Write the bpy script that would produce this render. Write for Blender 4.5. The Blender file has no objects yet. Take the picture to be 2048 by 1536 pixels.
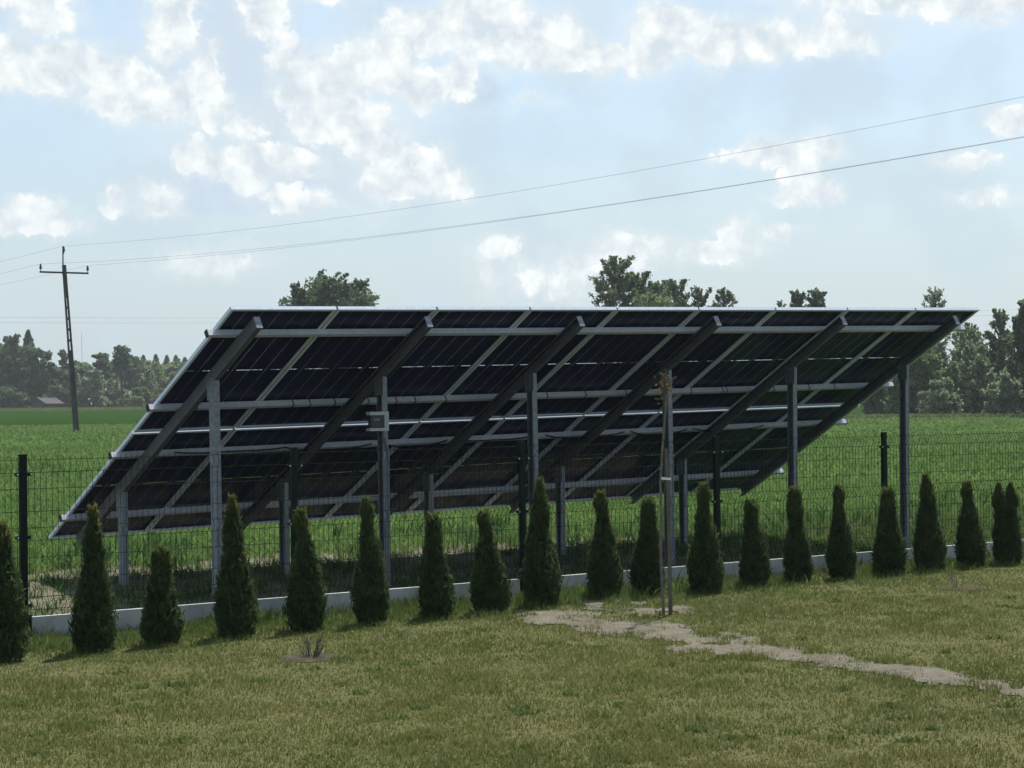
import bpy, bmesh, math, random
import numpy as np
from mathutils import Vector, Matrix

sc = bpy.context.scene
COL = sc.collection
R = math.radians

# ------------------------------------------------------------------ camera
EYE = 1.86                      # eye height above the lawn
F_PX = 4155.6                   # focal length in pixels of the 2048 wide photograph
PITCH, ROLL = 0.0077, -0.0100
CAM = Vector((0.0, 0.0, EYE))
_f = Vector((0, math.cos(PITCH), math.sin(PITCH)))
_u0 = Vector((0, -math.sin(PITCH), math.cos(PITCH)))
_r0 = Vector((1, 0, 0))
_r = _r0 * math.cos(ROLL) + _u0 * math.sin(ROLL)
_u = -_r0 * math.sin(ROLL) + _u0 * math.cos(ROLL)
cd = bpy.data.cameras.new("camera")
cam = bpy.data.objects.new("camera", cd)
COL.objects.link(cam)
cd.sensor_width = 36.0
cd.lens = F_PX / 2048 * 36.0
cd.clip_start, cd.clip_end = 0.1, 8000
M = Matrix((_r, _u, -_f)).transposed().to_4x4()
M.translation = CAM
cam.matrix_world = M
sc.camera = cam

# ------------------------------------------------------------------ light
SUN_EL, SUN_AZ = R(58), R(19)          # azimuth measured from +Y, positive is to the right
sun_dir = Vector((math.sin(SUN_AZ) * math.cos(SUN_EL), math.cos(SUN_AZ) * math.cos(SUN_EL), math.sin(SUN_EL)))
sd = bpy.data.lights.new("sun", 'SUN')
sd.energy, sd.angle, sd.color = 5.0, R(1.0), (1.0, 0.95, 0.86)
sun = bpy.data.objects.new("sun", sd)
COL.objects.link(sun)
sun.rotation_euler = sun_dir.to_track_quat('Z', 'Y').to_euler()
sun.location = (-40, 40, 80)

sc.view_settings.view_transform = 'Standard'
sc.view_settings.look = 'None'
sc.view_settings.exposure = 0.55
sc.view_settings.gamma = 1.0
sc.view_settings.use_curve_mapping = False
cy = sc.cycles
cy.max_bounces, cy.diffuse_bounces, cy.glossy_bounces = 6, 3, 3
cy.transmission_bounces, cy.transparent_max_bounces, cy.volume_bounces = 4, 12, 0
cy.use_denoising = True
cy.sample_clamp_indirect = 4.0
cy.caustics_reflective = cy.caustics_refractive = False


# ------------------------------------------------------------------ node helpers
class G:
    """small helper round a node tree"""
    def __init__(s, tree):
        s.t = tree

    def n(s, typ, ins=None, **props):
        nd = s.t.nodes.new(typ)
        for k, v in props.items():
            setattr(nd, k, v)
        for k, v in (ins or {}).items():
            sock = nd.inputs[k]
            if isinstance(v, bpy.types.NodeSocket):
                s.t.links.new(v, sock)
            else:
                sock.default_value = v
        return nd

    def m(s, op, a=0.0, b=0.0, c=0.0, clamp=False):
        return s.n('ShaderNodeMath', {0: a, 1: b, 2: c}, operation=op, use_clamp=clamp).outputs[0]

    def v(s, op, a=(0, 0, 0), b=(0, 0, 0), c=(0, 0, 0)):
        nd = s.n('ShaderNodeVectorMath', {0: a, 1: b, 2: c}, operation=op)
        return nd.outputs['Value'] if op in ('LENGTH', 'DOT_PRODUCT', 'DISTANCE') else nd.outputs[0]

    def mix(s, fac, a, b):
        nd = s.n('ShaderNodeMix', data_type='RGBA')
        for i, val in ((0, fac), (6, a), (7, b)):
            if isinstance(val, bpy.types.NodeSocket):
                s.t.links.new(val, nd.inputs[i])
            else:
                nd.inputs[i].default_value = (*val, 1.0) if i and len(val) == 3 else val
        return nd.outputs[2]

    def step(s, x, lo, hi, smooth=True):
        return s.n('ShaderNodeMapRange', {0: x, 1: lo, 2: hi, 3: 0.0, 4: 1.0},
                   interpolation_type='SMOOTHSTEP' if smooth else 'LINEAR').outputs[0]

    def noise(s, vec, scale, detail=4.0, rough=0.55, dims='3D', col=False):
        nd = s.n('ShaderNodeTexNoise', {'Scale': scale, 'Detail': detail, 'Roughness': rough}, noise_dimensions=dims)
        s.t.links.new(vec, nd.inputs['Vector'])
        return nd.outputs['Color' if col else 'Fac']


# ------------------------------------------------------------------ sky (world)
world = bpy.data.worlds.new("World")
sc.world = world
world.use_nodes = True
wt = world.node_tree
wt.nodes.clear()
g = G(wt)
SKY_STRENGTH = 0.1
tc = g.n('ShaderNodeTexCoord').outputs['Generated']
sep = g.n('ShaderNodeSeparateXYZ', {0: tc})
dx, dy, dz = sep.outputs
sky = g.n('ShaderNodeTexSky', sky_type='NISHITA', sun_disc=False, sun_elevation=SUN_EL, sun_rotation=SUN_AZ,
          altitude=100.0, air_density=1.0, dust_density=2.0, ozone_density=1.0).outputs[0]
az = g.m('ARCTAN2', dx, dy)
el = g.m('ARCSINE', dz)
# sky chart: one unit is 1/4155 rad, x to the right, y down from 800 at the horizon
sx = g.m('MULTIPLY_ADD', az, 4155.0, 1024.0)
sy = g.m('ADD', g.m('MULTIPLY_ADD', el, -4155.0, 800.0), g.m('MULTIPLY', az, -41.5))
P0 = g.n('ShaderNodeCombineXYZ', {0: sx, 1: sy, 2: 0.0}).outputs[0]
warp = g.noise(P0, 0.013, 3.0, 0.6, '2D', col=True)
P = g.v('MULTIPLY_ADD', g.v('SUBTRACT', warp, (0.5, 0.5, 0.5)), (70, 55, 0), P0)
warp2 = g.noise(P0, 0.055, 2.0, 0.6, '2D', col=True)
P = g.v('MULTIPLY_ADD', g.v('SUBTRACT', warp2, (0.5, 0.5, 0.5)), (22, 20, 0), P)

WHITE = [  # cumulus puffs: centre, radii, weight
    (85, 15, 95, 50, 1), (115, 55, 60, 40, .8), (20, 150, 120, 60, 1), (150, 148, 100, 55, 1), (75, 175, 140, 35, .8),
    (250, 185, 75, 60, .9), (305, 215, 75, 55, .9), (375, 215, 70, 45, .7), (418, 165, 38, 75, .75), (430, 230, 40, 50, .55),
    (358, 45, 58, 80, 1), (333, 95, 38, 55, .8), (385, 15, 40, 55, 1),
    (548, 40, 50, 46, 1), (508, 8, 32, 36, .9), (588, 128, 34, 62, 1), (618, 165, 48, 45, 1),
    (640, 195, 110, 45, 1), (700, 150, 85, 60, 1), (785, 140, 75, 58, 1), (690, 245, 110, 55, .9), (745, 280, 75, 40, .7),
    (850, 185, 55, 40, .85), (930, 148, 45, 34, .9), (905, 175, 60, 32, .7), (485, 255, 60, 35, .5),
    (870, 70, 130, 55, 1), (975, 50, 130, 65, 1.05), (1070, 92, 130, 60, 1), (1160, 115, 140, 38, 1), (1260, 122, 120, 38, .9),
    (1345, 75, 90, 62, 1), (1430, 92, 130, 55, 1), (1530, 95, 120, 45, .7), (1650, 95, 110, 34, .5), (1660, 62, 60, 16, .5),
    (1740, 5, 170, 42, .8), (1910, 22, 170, 44, 1), (2040, 25, 100, 36, .9), (1970, 74, 50, 13, .5), (640, 0, 120, 22, .6),
    (390, 318, 38, 42, 1), (450, 335, 60, 40, 1), (530, 325, 80, 38, 1), (602, 335, 50, 30, .8), (500, 362, 62, 26, .6),
    (845, 340, 68, 46, 1), (785, 352, 45, 48, .9), (895, 368, 55, 40, .7), (800, 380, 80, 24, .6),
    (590, 405, 80, 30, .8), (242, 415, 28, 30, .75), (330, 410, 60, 36, .75),
    (95, 438, 78, 38, .95), (62, 460, 55, 28, .8), (135, 458, 50, 28, .7),
    (1545, 312, 78, 30, .95), (1630, 308, 62, 36, .95), (1598, 350, 50, 34, .8), (1622, 385, 62, 30, .9), (1585, 398, 48, 20, .8),
    (1448, 322, 34, 13, .6), (2022, 262, 64, 28, .95), (1925, 330, 70, 24, .9),
    (1475, 468, 44, 40, .8), (1440, 505, 80, 26, .6), (1548, 470, 46, 14, .5), (1490, 500, 60, 32, .6),
    (1250, 500, 72, 38, .55), (1175, 530, 100, 34, .45), (1000, 500, 50, 26, .45), (1080, 560, 110, 36, .35), (430, 530, 90, 26, .35),
    (1970, 410, 70, 14, .4), (1070, 205, 40, 12, .4), (560, 120, 26, 40, .6)]
GREY = [(470, 95, 110, 130, 1), (490, 190, 120, 80, 1), (570, 235, 90, 55, .8), (350, 150, 75, 50, .6), (552, 62, 34, 34, .9),
        (226, 195, 38, 30, .8), (450, 395, 170, 50, 1), (570, 300, 60, 50, .6), (585, 378, 90, 40, .9), (600, 422, 90, 20, .8),
        (855, 362, 60, 34, .8), (100, 468, 80, 20, .8), (800, 168, 38, 46, .8), (965, 185, 60, 40, .8), (640, 290, 150, 50, .5),
        (1610, 395, 44, 22, .6), (700, 385, 100, 30, .6), (1600, 180, 420, 60, .25), (1000, 290, 300, 60, .3)]


def field(blobs):
    cur = None
    for cx, cyy, rx, ry, w in blobs:
        q = g.v('MULTIPLY_ADD', P, (1 / rx, 1 / ry, 0), (-cx / rx, -cyy / ry, 0))
        d = g.m('MULTIPLY_ADD', g.v('DOT_PRODUCT', q, q), -w, w)
        cur = d if cur is None else g.m('SMOOTH_MAX', cur, d, 0.25)
    return cur




def billow(vec):
    """cauliflower relief: rounded lumps of three sizes"""
    tot = None
    for sc_, am in ((0.014, 0.60), (0.036, 0.28), (0.085, 0.10)):
        vo = g.n('ShaderNodeTexVoronoi', {'Scale': sc_, 'Smoothness': 0.35}, voronoi_dimensions='2D', feature='SMOOTH_F1')
        wt.links.new(vec, vo.inputs['Vector'])
        t_ = g.m('MULTIPLY_ADD', vo.outputs['Distance'], -am, am * 0.55)
        tot = t_ if tot is None else g.m('ADD', tot, t_)
    return tot


fine = g.noise(P0, 0.10, 3.0, 0.6, '2D', col=True)
PB = g.v('MULTIPLY_ADD', g.v('SUBTRACT', fine, (0.5, 0.5, 0.5)), (9, 9, 0), P)
fbm = billow(PB)
fbm_s = billow(g.v('ADD', PB, (3.0, -11.0, 0.0)))
fbm2 = g.noise(P, 0.022, 5.0, 0.55, '2D')
front = g.step(dy, 0.75, 0.9)
near_el = g.m('SUBTRACT', 1.0, g.step(el, 0.19, 0.25))
chart = g.m('MULTIPLY', front, near_el)
wd = g.m('ADD', g.m('MULTIPLY_ADD', fbm, 0.75, g.m('MULTIPLY', g.m('SUBTRACT', fbm2, 0.5), 0.45)), field(WHITE))
wmask_c = g.m('MULTIPLY', g.step(wd, 0.04, 0.56), chart)
gd = g.m('MULTIPLY_ADD', g.m('SUBTRACT', fbm2, 0.5), 0.35, g.m('MULTIPLY', field(GREY), 1.15))
gmask = g.m('MULTIPLY', g.step(gd, -0.15, 1.05), chart)
# the rest of the sky: broken cumulus, thinning overhead
gen = g.noise(g.v('MULTIPLY', tc, (1, 1, 2.2)), 2.3, 8.0, 0.56)
gen_mask = g.m('MULTIPLY', g.step(gen, 0.47, 0.66), g.m('SUBTRACT', 1.0, chart))
gen_mask = g.m('MULTIPLY', gen_mask, g.step(el, 0.0, 0.08))
K = 1 / SKY_STRENGTH


def k(c):
    return tuple(x * K * 0.84 for x in c)


hz = g.m('POWER', g.m('SUBTRACT', 1.0, g.m('MAXIMUM', dz, 0.0)), 6.0)
low = g.m('SUBTRACT', 1.0, g.step(el, 0.0, 0.17, False))
clear = g.mix(low, k((0.335, 0.535, 0.70)), k((0.440, 0.535, 0.580)))
base = g.mix(g.m('MULTIPLY', hz, 0.95), sky, clear)
vein = g.step(g.noise(P0, 0.0045, 4.0, 0.5, '2D'), 0.42, 0.66)
base = g.mix(g.m('MULTIPLY', g.m('MULTIPLY', vein, chart), 0.55), base, k((0.48, 0.585, 0.655)))
c1 = g.mix(g.m('MULTIPLY', gmask, 0.9), base, k((0.455, 0.56, 0.68)))
fbm_s = g.noise(g.v('ADD', P0, (7.0, -15.0, 0.0)), 0.020, 6.0, 0.52, '2D')
relief = g.m('MULTIPLY_ADD', g.m('SUBTRACT', fbm, fbm_s), 1.35, 0.90)
thick = g.m('MULTIPLY', g.step(wd, 0.55, 1.25), -0.16)
puff = g.m('ADD', g.m('ADD', relief, thick), g.m('MULTIPLY', g.m('SUBTRACT', fbm2, 0.5), 0.5), clamp=True)
wcol = g.mix(puff, k((0.56, 0.63, 0.68)), k((0.89, 0.905, 0.88)))
fade = g.m('MULTIPLY_ADD', low, -0.12, 1.0)
veil = g.m('MULTIPLY', g.step(g.m('MULTIPLY_ADD', fbm2, 0.7, g.m('MULTIPLY', wd, 0.8)), -0.25, 0.75), chart)
broad = g.m('MULTIPLY', g.step(g.m('ADD', field([(500, 170, 420, 290, 1), (690, 210, 340, 230, 1), (1150, 80, 560, 130, 1), (1800, 20, 460, 110, 1),
                                                (110, 130, 300, 150, 1), (600, 380, 420, 110, .8)]), g.m('MULTIPLY', g.m('SUBTRACT', fbm2, 0.5), 1.1)), 0.0, 1.0), chart)
c1 = g.mix(g.m('MULTIPLY', broad, 0.34), c1, k((0.64, 0.70, 0.73)))
c1 = g.mix(g.m('MULTIPLY', veil, 0.38), c1, k((0.68, 0.73, 0.745)))
c2 = g.mix(g.m('MULTIPLY', wmask_c, fade), c1, wcol)
c3 = g.mix(g.m('MULTIPLY', gen_mask, 0.9), c2, k((0.80, 0.84, 0.86)))
bg = g.n('ShaderNodeBackground', {'Color': c3, 'Strength': SKY_STRENGTH})
out = g.n('ShaderNodeOutputWorld', {'Surface': bg.outputs[0]})
world.cycles.sampling_method = 'MANUAL'
world.cycles.sample_map_resolution = 512


# ------------------------------------------------------------------ materials
def mat(name):
    m = bpy.data.materials.new(name)
    m.use_nodes = True
    m.node_tree.nodes.clear()
    return m, G(m.node_tree)


def finish(m, gg, shader, disp=None):
    o = gg.n('ShaderNodeOutputMaterial', {'Surface': shader})
    return m


def pbr(name, col, rough=0.6, metal=0.0, var=0.15, scale=20.0, bump=0.0, col2=None, spec=0.5, bscale=None):
    m, q = mat(name)
    pos = q.n('ShaderNodeTexCoord').outputs['Object']
    nz = q.noise(pos, scale, 5.0, 0.6)
    a = tuple(c * (1 - var) for c in col)
    b = col2 or tuple(min(1, c * (1 + var)) for c in col)
    c = q.mix(q.step(nz, 0.3, 0.7), a, b)
    ins = {'Base Color': c, 'Roughness': q.m('MULTIPLY_ADD', nz, 0.2, rough - 0.1), 'Metallic': metal, 'Specular IOR Level': spec}
    if bump:
        bn = q.n('ShaderNodeBump', {'Height': q.noise(pos, bscale or scale * 3, 4.0, 0.6), 'Strength': bump, 'Distance': 0.02})
        ins['Normal'] = bn.outputs[0]
    return finish(m, q, q.n('ShaderNodeBsdfPrincipled', ins).outputs[0])


def leafmat(name, dark, light, trans=0.4, scale=0.5, tip=None):
    """foliage: colour varies from leaf to leaf and from clump to clump; light passes through"""
    m, q = mat(name)
    geo = q.n('ShaderNodeNewGeometry')
    pos = geo.outputs['Position']
    rnd = geo.outputs['Random Per Island']
    f = q.m('ADD', q.m('MULTIPLY', rnd, 0.55), q.m('MULTIPLY', q.step(q.noise(pos, scale, 3.0), 0.35, 0.65), 0.45))
    c = q.mix(f, dark, light)
    if tip:
        ob = q.n('ShaderNodeTexCoord').outputs['Object']
        z = q.n('ShaderNodeSeparateXYZ', {0: ob}).outputs[2]
        c = q.mix(q.m('MULTIPLY', q.step(z, tip[1], tip[2]), q.m('MULTIPLY_ADD', rnd, 0.6, 0.4)), c, tip[0])
    d = q.n('ShaderNodeBsdfDiffuse', {'Color': c})
    t = q.n('ShaderNodeBsdfTranslucent', {'Color': c})
    mx = q.n('ShaderNodeMixShader', {0: trans, 1: d.outputs[0], 2: t.outputs[0]})
    return finish(m, q, mx.outputs[0])


M_STEEL = pbr("galvanised_steel", (0.20, 0.222, 0.24), 0.5, 0.5, 0.24, 22.0, 0.05)
M_GIRDER = pbr("girder_steel", (0.14, 0.153, 0.170), 0.6, 0.4, 0.14, 10.0, 0.05)
M_ALU = pbr("aluminium", (0.72, 0.81, 0.92), 0.45, 0.1, 0.06, 25.0)
M_PURLIN = pbr("aluminium_rail", (0.58, 0.61, 0.66), 0.5, 0.2, 0.08, 25.0)
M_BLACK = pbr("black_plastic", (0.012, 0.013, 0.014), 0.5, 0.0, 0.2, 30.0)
M_FENCE = pbr("dark_green_coating", (0.007, 0.012, 0.011), 0.6, 0.0, 0.15, 20.0, spec=0.15)
M_WIRE = pbr("fence_wire_coating", (0.010, 0.018, 0.014), 0.9, 0.0, 0.15, 20.0, spec=0.03)
M_BOLT = pbr("bright_bolt", (0.7, 0.71, 0.72), 0.3, 0.9, 0.05, 30.0)
M_CONC = pbr("pale_concrete", (0.43, 0.445, 0.43), 0.85, 0.0, 0.22, 3.0, 0.25, None, 0.3, 60.0)
M_POLE = pbr("pole_concrete", (0.085, 0.085, 0.08), 0.9, 0.0, 0.18, 2.0, 0.2, None, 0.2, 20.0)
M_IRON = pbr("dark_iron", (0.03, 0.03, 0.03), 0.6, 0.3, 0.2, 20.0)
M_INSUL = pbr("brown_porcelain", (0.035, 0.025, 0.02), 0.25, 0.0, 0.1, 20.0)
M_CABLE = pbr("line_wire", (0.20, 0.205, 0.21), 0.6, 0.3, 0.1, 20.0)
M_BARK = pbr("bark", (0.07, 0.06, 0.05), 0.95, 0.0, 0.4, 1.5, 0.3)
M_TWIG = pbr("twig_bark", (0.085, 0.085, 0.06), 0.9, 0.0, 0.35, 25.0, 0.2)
M_SAPBARK = pbr("sapling_bark", (0.135, 0.125, 0.105), 0.85, 0.0, 0.3, 25.0, 0.2)
M_STAKE = pbr("stake_wood", (0.11, 0.10, 0.07), 0.85, 0.0, 0.3, 12.0, 0.2)
M_TIE = pbr("white_tape", (0.75, 0.76, 0.75), 0.6, 0.0, 0.05, 20.0)
M_BOX = pbr("grey_enclosure", (0.42, 0.45, 0.44), 0.5, 0.0, 0.08, 20.0)
M_LID = pbr("dark_lid", (0.03, 0.032, 0.033), 0.4, 0.0, 0.2, 20.0)
M_SHEDW = pbr("weathered_boards", (0.07, 0.065, 0.06), 0.9, 0.0, 0.3, 1.0)
M_SHEDR = pbr("shed_roofing", (0.010, 0.011, 0.012), 0.85, 0.0, 0.2, 1.0)


def cell_material():
    """bifacial laminate: 6 x 24 half cells, clear glass in the gaps between them"""
    m, q = mat("solar_cells")
    ob = q.n('ShaderNodeTexCoord').outputs['Object']
    s = q.n('ShaderNodeSeparateXYZ', {0: ob})
    x, y = s.outputs[0], s.outputs[1]

    def edge(v, pitch, off, half):
        fr = q.m('FRACT', q.m('DIVIDE', q.m('SUBTRACT', v, off), pitch))
        d = q.m('MULTIPLY', q.m('MINIMUM', fr, q.m('SUBTRACT', 1.0, fr)), pitch)
        return q.m('LESS_THAN', d, half)

    gx = edge(x, 0.1845, 0.0135, 0.0016)
    # cell rows only show as tiny breaks where they cross the column gaps (corner chamfers)
    cx = edge(x, 0.1845, 0.0135, 0.0045)
    gy = q.m('MULTIPLY', edge(y, 0.1850, 0.029, 0.0040), cx)
    mid = q.m('LESS_THAN', q.m('ABSOLUTE', q.m('SUBTRACT', y, 1.139)), 0.0070)
    fr = q.m('FRACT', q.m('DIVIDE', x, 0.378))
    conn = q.m('GREATER_THAN', q.m('ABSOLUTE', q.m('SUBTRACT', fr, 0.5)), 0.12)
    mid_c = q.m('MULTIPLY', mid, conn)
    rim = q.m('ADD', q.m('LESS_THAN', y, 0.020), q.m('GREATER_THAN', y, 2.258))
    gap = q.m('MINIMUM', q.m('ADD', q.m('ADD', gx, gy), q.m('ADD', mid_c, rim)), 1.0)
    nz = q.noise(ob, 3.0, 3.0)
    col = q.mix(q.step(nz, 0.3, 0.7), (0.025, 0.029, 0.070), (0.031, 0.035, 0.082))
    cell = q.n('ShaderNodeBsdfPrincipled', {'Base Color': col, 'Roughness': 0.16, 'Specular IOR Level': 0.06, 'Specular Tint': (0.75, 0.85, 1.0, 1)})
    clear = q.n('ShaderNodeBsdfTransparent', {'Color': (0.60, 0.64, 0.68, 1)})
    gl = q.n('ShaderNodeBsdfGlossy', {'Color': (0.9, 0.9, 0.9, 1), 'Roughness': 0.1})
    milk = q.n('ShaderNodeBsdfDiffuse', {'Color': (0.34, 0.36, 0.40, 1)})
    gl2 = q.n('ShaderNodeMixShader', {0: 0.10, 1: clear.outputs[0], 2: gl.outputs[0]})
    gap_sh = q.n('ShaderNodeMixShader', {0: q.m('SUBTRACT', 0.75, q.m('MULTIPLY', mid_c, 0.65)), 1: gl2.outputs[0], 2: milk.outputs[0]})
    mx = q.n('ShaderNodeMixShader', {0: gap, 1: cell.outputs[0], 2: gap_sh.outputs[0]})
    return finish(m, q, mx.outputs[0])


M_CELL = cell_material()
M_GLASS, _q = mat("front_glass")
finish(M_GLASS, _q, _q.n('ShaderNodeMixShader', {0: 0.06, 1: _q.n('ShaderNodeBsdfTransparent', {'Color': (0.94, 0.96, 0.96, 1)}).outputs[0],
                                               2: _q.n('ShaderNodeBsdfGlossy', {'Roughness': 0.05}).outputs[0]}).outputs[0])


# ------------------------------------------------------------------ mesh helpers
def fast_mesh(name, V, F):
    V = np.asarray(V, dtype=np.float32)
    F = np.asarray(F, dtype=np.int32)
    me = bpy.data.meshes.new(name)
    kk = F.shape[1]
    me.vertices.add(len(V))
    me.vertices.foreach_set("co", V.ravel())
    me.loops.add(F.size)
    me.loops.foreach_set("vertex_index", F.ravel())
    me.polygons.add(len(F))
    me.polygons.foreach_set("loop_start", np.arange(0, F.size, kk, dtype=np.int32))
    me.update(calc_edges=True)
    return me


class MB:
    """collects boxes, tubes and extrusions; build() links them as ONE mesh object"""
    def __init__(s):
        s.V, s.F = [], []

    def add(s, V, F):
        o = len(s.V)
        s.V += [tuple(v) for v in V]
        s.F += [tuple(i + o for i in f) for f in F]
        return s

    def box(s, lo, hi, M=None):
        x0, y0, z0 = lo
        x1, y1, z1 = hi
        V = [Vector(p) for p in ((x0, y0, z0), (x1, y0, z0), (x1, y1, z0), (x0, y1, z0),
                                 (x0, y0, z1), (x1, y0, z1), (x1, y1, z1), (x0, y1, z1))]
        if M is not None:
            V = [M @ v for v in V]
        return s.add(V, [(0, 3, 2, 1), (4, 5, 6, 7), (0, 1, 5, 4), (1, 2, 6, 5), (2, 3, 7, 6), (3, 0, 4, 7)])

    def bbox(s, lo, hi, b, M=None):
        """box with bevelled vertical edges"""
        x0, y0, z0 = lo
        x1, y1, z1 = hi
        prof = [(x0 + b, y0), (x1 - b, y0), (x1, y0 + b), (x1, y1 - b), (x1 - b, y1), (x0 + b, y1), (x0, y1 - b), (x0, y0 + b)]
        return s.prism(prof, z0, z1, M)

    def prism(s, prof, z0, z1, M=None):
        n = len(prof)
        V = [Vector((x, y, z0)) for x, y in prof] + [Vector((x, y, z1)) for x, y in prof]
        if M is not None:
            V = [M @ v for v in V]
        F = [tuple(range(n - 1, -1, -1)), tuple(range(n, 2 * n))]
        F += [(i, (i + 1) % n, n + (i + 1) % n, n + i) for i in range(n)]
        return s.add(V, F)

    def tube(s, pts, rad, sides=6, caps=True):
        pts = [Vector(p) for p in pts]
        if not hasattr(rad, '__len__'):
            rad = [rad] * len(pts)
        rings = []
        prev = None
        for i, p in enumerate(pts):
            t = (pts[min(i + 1, len(pts) - 1)] - pts[max(i - 1, 0)]).normalized()
            ref = prev if prev is not None else (Vector((0, 0, 1)) if abs(t.z) < 0.9 else Vector((1, 0, 0)))
            a = t.cross(ref).normalized()
            b = a.cross(t).normalized()
            prev = b
            rings.append([p + (a * math.cos(2 * math.pi * j / sides) + b * math.sin(2 * math.pi * j / sides)) * rad[i]
                          for j in range(sides)])
        V = [v for r in rings for v in r]
        F = []
        for i in range(len(pts) - 1):
            for j in range(sides):
                a0, a1 = i * sides + j, i * sides + (j + 1) % sides
                F.append((a0, a1, a1 + sides, a0 + sides))
        if caps:
            F.append(tuple(range(sides - 1, -1, -1)))
            F.append(tuple(range((len(pts) - 1) * sides, len(pts) * sides)))
        return s.add(V, F)

    def lathe(s, prof, c, sides=12):
        """prof: list of (radius, z)"""
        c = Vector(c)
        V = [c + Vector((r * math.cos(2 * math.pi * j / sides), r * math.sin(2 * math.pi * j / sides), z))
             for r, z in prof for j in range(sides)]
        F = [(i * sides + j, i * sides + (j + 1) % sides, (i + 1) * sides + (j + 1) % sides, (i + 1) * sides + j)
             for i in range(len(prof) - 1) for j in range(sides)]
        F.append(tuple(range(sides - 1, -1, -1)))
        F.append(tuple(range((len(prof) - 1) * sides, len(prof) * sides)))
        return s.add(V, F)

    def mesh(s, name):
        me = bpy.data.meshes.new(name)
        me.from_pydata(s.V, [], s.F)
        me.update()
        return me

    def build(s, name, m, parent=None, matrix=None):
        return link(name, s.mesh(name), m, parent, matrix)


def link(name, me, m, parent=None, matrix=None):
    if m is not None and not me.materials:
        me.materials.append(m)
    o = bpy.data.objects.new(name, me)
    COL.objects.link(o)
    if parent is not None:
        o.parent = parent
    if matrix is not None:
        o.matrix_local = matrix
    return o


def empty(name, loc=(0, 0, 0), rz=0.0):
    o = bpy.data.objects.new(name, None)
    COL.objects.link(o)
    o.location = loc
    o.rotation_euler = (0, 0, rz)
    o.empty_display_size = 0.2
    return o


def tag(o, label=None, cat=None, group=None, kind=None):
    for key, v in (('label', label), ('category', cat), ('group', group), ('kind', kind)):
        if v:
            o[key] = v
    return o


def hor(px):
    return 800.0 - 0.01 * (px - 1024)


def at(px, D):
    """x of something seen at picture column px, D metres ahead"""
    return (px - 1024) / F_PX * D


def zat(px, py, D):
    return EYE + (hor(px) - py) / F_PX * D


def sstep(a, b, x):
    t = np.clip((x - a) / (b - a), 0, 1)
    return t * t * (3 - 2 * t)


def vnoise(x, y, seed=0):
    """cheap smooth value noise, 0..1"""
    x = np.asarray(x, float)
    y = np.asarray(y, float)
    xi, yi = np.floor(x).astype(np.int64), np.floor(y).astype(np.int64)
    xf, yf = x - xi, y - yi
    xf = xf * xf * (3 - 2 * xf)
    yf = yf * yf * (3 - 2 * yf)

    def h(a, b):
        n = (a * 374761393 + b * 668265263 + seed * 974711) & 0x7fffffff
        n = ((n ^ (n >> 13)) * 1274126177) & 0x7fffffff
        return ((n ^ (n >> 16)) & 0xffff) / 65535.0
    return ((h(xi, yi) * (1 - xf) + h(xi + 1, yi) * xf) * (1 - yf) + (h(xi, yi + 1) * (1 - xf) + h(xi + 1, yi + 1) * xf) * yf)


def fnoise(x, y, seed=0, oct=4):
    a, s, t = 0.5, 0.0, 0.0
    for i in range(oct):
        s = s + a * vnoise(x * 2 ** i, y * 2 ** i, seed + i)
        t += a
        a *= 0.5
    return s / t


# ------------------------------------------------------------------ layout of the yard
FA = np.array([math.cos(0.66487), math.sin(0.66487)])          # along the fence
FN = np.array([-FA[1], FA[0]])                                 # away from the camera
F0 = np.array([-3.881, 16.459])                                # leftmost visible fence post


def fq(x, y):
    """(along, beyond) the fence line"""
    rx, ry = x - F0[0], y - F0[1]
    return rx * FA[0] + ry * FA[1], rx * FN[0] + ry * FN[1]


def fxy(p, q):
    return F0[0] + p * FA[0] + q * FN[0], F0[1] + p * FA[1] + q * FN[1]


def terrain(x, y):
    return 0.95 * sstep(170, 400, y) * sstep(25, -30, x)


# ------------------------------------------------------------------ ground
def grid_mesh(name, xs, ys, zf):
    X, Y = np.meshgrid(xs, ys)
    V = np.stack([X, Y, zf(X, Y)], -1).reshape(-1, 3)
    nx, ny = len(xs), len(ys)
    I = np.arange(nx * ny).reshape(ny, nx)
    Fq = np.stack([I[:-1, :-1], I[:-1, 1:], I[1:, 1:], I[1:, :-1]], -1).reshape(-1, 4)
    return fast_mesh(name, V, Fq)


def field_material():
    m, q = mat("crop_field")
    pos = q.n('ShaderNodeNewGeometry').outputs['Position']
    n1 = q.noise(pos, 0.08, 4.0, 0.6)
    n2 = q.noise(pos, 2.2, 4.0, 0.65)
    c = q.mix(q.step(n1, 0.35, 0.65), (0.014, 0.040, 0.006), (0.018, 0.047, 0.008))
    c = q.mix(q.m('MULTIPLY', q.step(n2, 0.45, 0.7), 0.6), c, (0.011, 0.032, 0.005))
    b = q.n('ShaderNodeBump', {'Height': n2, 'Strength': 0.6, 'Distance': 0.15})
    return finish(m, q, q.n('ShaderNodeBsdfPrincipled', {'Base Color': c, 'Roughness': 0.95, 'Normal': b.outputs[0],
                                                        'Specular IOR Level': 0.0}).outputs[0])


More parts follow.
